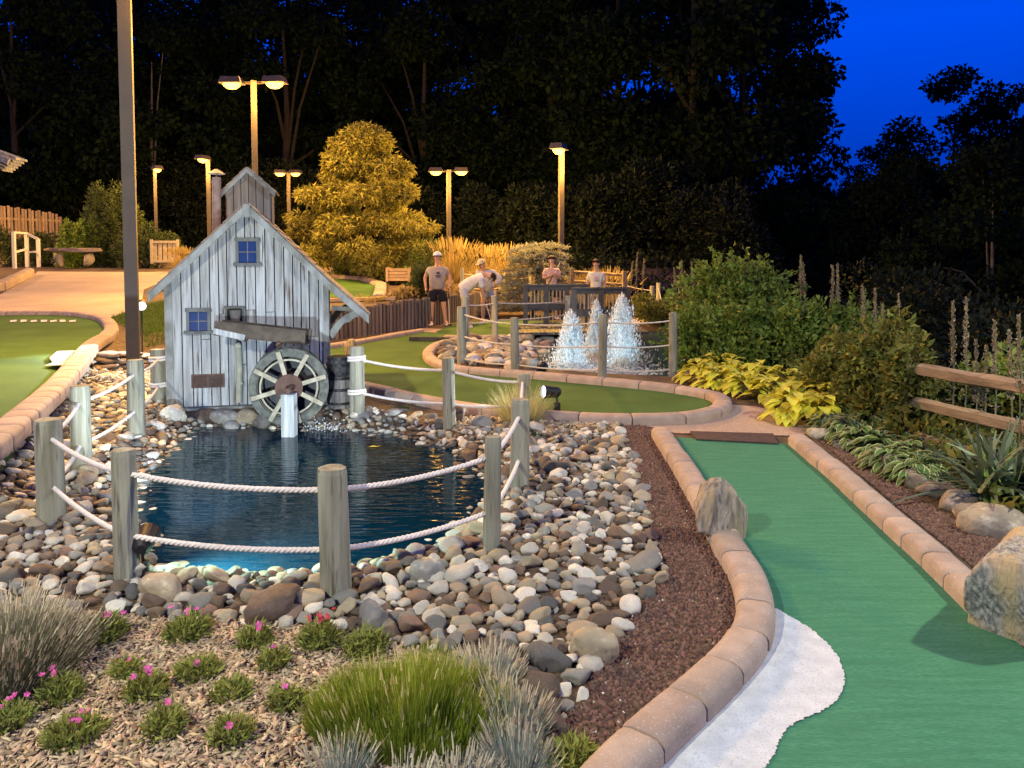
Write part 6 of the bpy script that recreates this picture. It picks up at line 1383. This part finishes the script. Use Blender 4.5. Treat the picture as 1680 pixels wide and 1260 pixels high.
stand = dict(pelvis=(0, 0, .92), chest=(0, .0, 1.28), neck=(0, .0, 1.48), head=(0, -.015, 1.64), face=(0, -1, -.1), shL=(.165, 0, 1.36), shR=(-.165, 0, 1.36), elL=(.235, .02, 1.10), elR=(-.235, .02, 1.10), wrL=(.24, -.06, .88), wrR=(-.24, -.06, .88), hipL=(.10, 0, .88), hipR=(-.10, 0, .88), knL=(.12, -.02, .48), knR=(-.12, -.02, .48), anL=(.13, .02, .09), anR=(-.13, .02, .09), toL=(.16, -.14, .04), toR=(-.16, -.14, .04))
def gp(px, py): p = Z(px, py, .015); return (p.x, p.y, .015)
# 1 stocky man in cap
J1 = dict(stand); J1.update(belly=(0, -.07, 0), shL=(.20, 0, 1.35), shR=(-.20, 0, 1.35), elL=(.30, .03, 1.14), elR=(-.30, .03, 1.14), wrL=(.27, -.08, .90), wrR=(-.27, -.08, .90), knL=(.15, -.02, .48), knR=(-.14, -.02, .48), anL=(.19, .02, .09), anR=(-.15, .02, .09), toL=(.24, -.13, .04), toR=(-.18, -.14, .04), hipL=(.11, 0, .88), hipR=(-.11, 0, .88), face=(.25, -1, -.25))
l1 = gp(718, 534); person(l1, .05, J1, 'stocky person in white cap, grey printed shirt and dark shorts standing by log wall', c_grey, c_navy, hair_d, c_shoe, c_cap, (-.1, -1, .1), bulk=1.3, shortlen=.82, logo=(.03, 1.24, -.285, c_print), scale=1.0)
# 2 bending putter, facing right
J2 = dict(pelvis=(-.20, 0, .88), chest=(.12, 0, 1.14), neck=(.30, -.01, 1.22), head=(.43, -.03, 1.17), face=(.45, -.15, -1), shL=(.18, .19, 1.12), shR=(.20, -.19, 1.10), elL=(.24, .16, .84), elR=(.25, -.14, .82), wrL=(.31, .03, .62), wrR=(.31, -.03, .60), hipL=(-.18, .10, .86), hipR=(-.18, -.10, .86), knL=(-.13, .13, .47), knR=(-.13, -.13, .47), anL=(-.17, .15, .09), anR=(-.17, -.15, .09), toL=(-.01, .17, .04), toR=(-.01, -.17, .04))
l2 = gp(774, 537); person(l2, 0.1, J2, 'person in white shirt bending low over a putter', c_white, c_light, hair_d, c_shoe, shortlen=.7, scale=1.02)
# 3 person hands on knees / leaning, cap, long sleeves
J3 = dict(pelvis=(.06, .12, .86), chest=(.0, -.06, 1.19), neck=(-.05, -.14, 1.34), head=(-.09, -.19, 1.47), face=(-.5, -.6, -.6), shL=(.18, -.04, 1.28), shR=(-.18, -.08, 1.27), elL=(.37, -.02, 1.10), elR=(-.22, -.18, 1.03), wrL=(.20, -.10, .93), wrR=(-.08, -.24, .86), hipL=(.15, .10, .83), hipR=(-.04, .10, .83), knL=(.16, -.02, .46), knR=(-.06, -.02, .46), anL=(.17, .05, .09), anR=(-.07, .05, .09), toL=(.19, -.10, .04), toR=(-.10, -.10, .04))
l3 = gp(797, 531); person(l3, 0.0, J3, 'person in pale cap and long sleeves leaning with hand on hip', c_long, c_light, hair_blond, c_shoe, M('straw_cap', (.60, .52, .30), rough=.9), (-.7, -.6, -.3), sleeve=1, shortlen=.55, scale=1.0)
# 4 boy back left, arms raised to chest
J4 = dict(stand); J4.update(elL=(.24, -.06, 1.14), elR=(-.24, -.06, 1.14), wrL=(.07, -.22, 1.26), wrR=(-.06, -.22, 1.22), face=(.1, -1, -.1))
p4 = D(905, 470, 20.0); person((p4.x, 20.0, .06), .1, J4, 'person in peach shirt standing left of the glaring lamp post', c_pink, c_black, hair_b, c_shoe, scale=.93)
J5 = dict(stand); J5.update(face=(-.3, -1, -.35))
p5 = D(978, 470, 18.6); person((p5.x, 18.6, .02), -.1, J5, 'person in cream shirt and tan shorts standing on the footbridge', c_cream, c_tan, hair_b, c_shoe, scale=.90, logo=(0, 1.26, -.168, c_pink))
# putters
def putter(a, c, label, grip=.25):
    a = Vector(a); c = Vector(c); t = empty('putter', c, label, 'putter'); d = (a - c).normalized(); b = MB(); b.tube([c, a], [.007, .009], 8); b.build('shaft', m_whitepaint, t); b = MB(); b.tube([a - d * grip, a], .014, 8); b.build('grip', m_iron, t); b = MB(); b.bar(c + Vector((-.05, 0, -.01)), c + Vector((.06, -.02, -.01)), .03, .035); b.build('club_head', m_iron, t)
R2 = Matrix.Rotation(.1, 3, 'Z'); w2 = Vector(l2) + R2 @ (Vector((.31, -.0, .62)) * 1.02)
putter(w2 + Vector((-.03, 0, .1)), Vector(l2) + Vector((.50, -.35, .04)), 'putter gripped by the bending golfer')
R1 = Matrix.Rotation(.05, 3, 'Z'); w1 = Vector(l1) + R1 @ Vector((.27, -.13, .84)); putter(w1 + Vector((0, 0, .06)), (w1.x + .02, w1.y - .02, .05), 'putter held upright by the stocky capped person')
p4w = Vector((p4.x + .02, 20 - .26, .06 + 1.2 * .93)); putter(p4w + Vector((-.12, -.01, -.2)), p4w + Vector((.22, 0, .42)), 'putter raised by the person in the peach shirt')
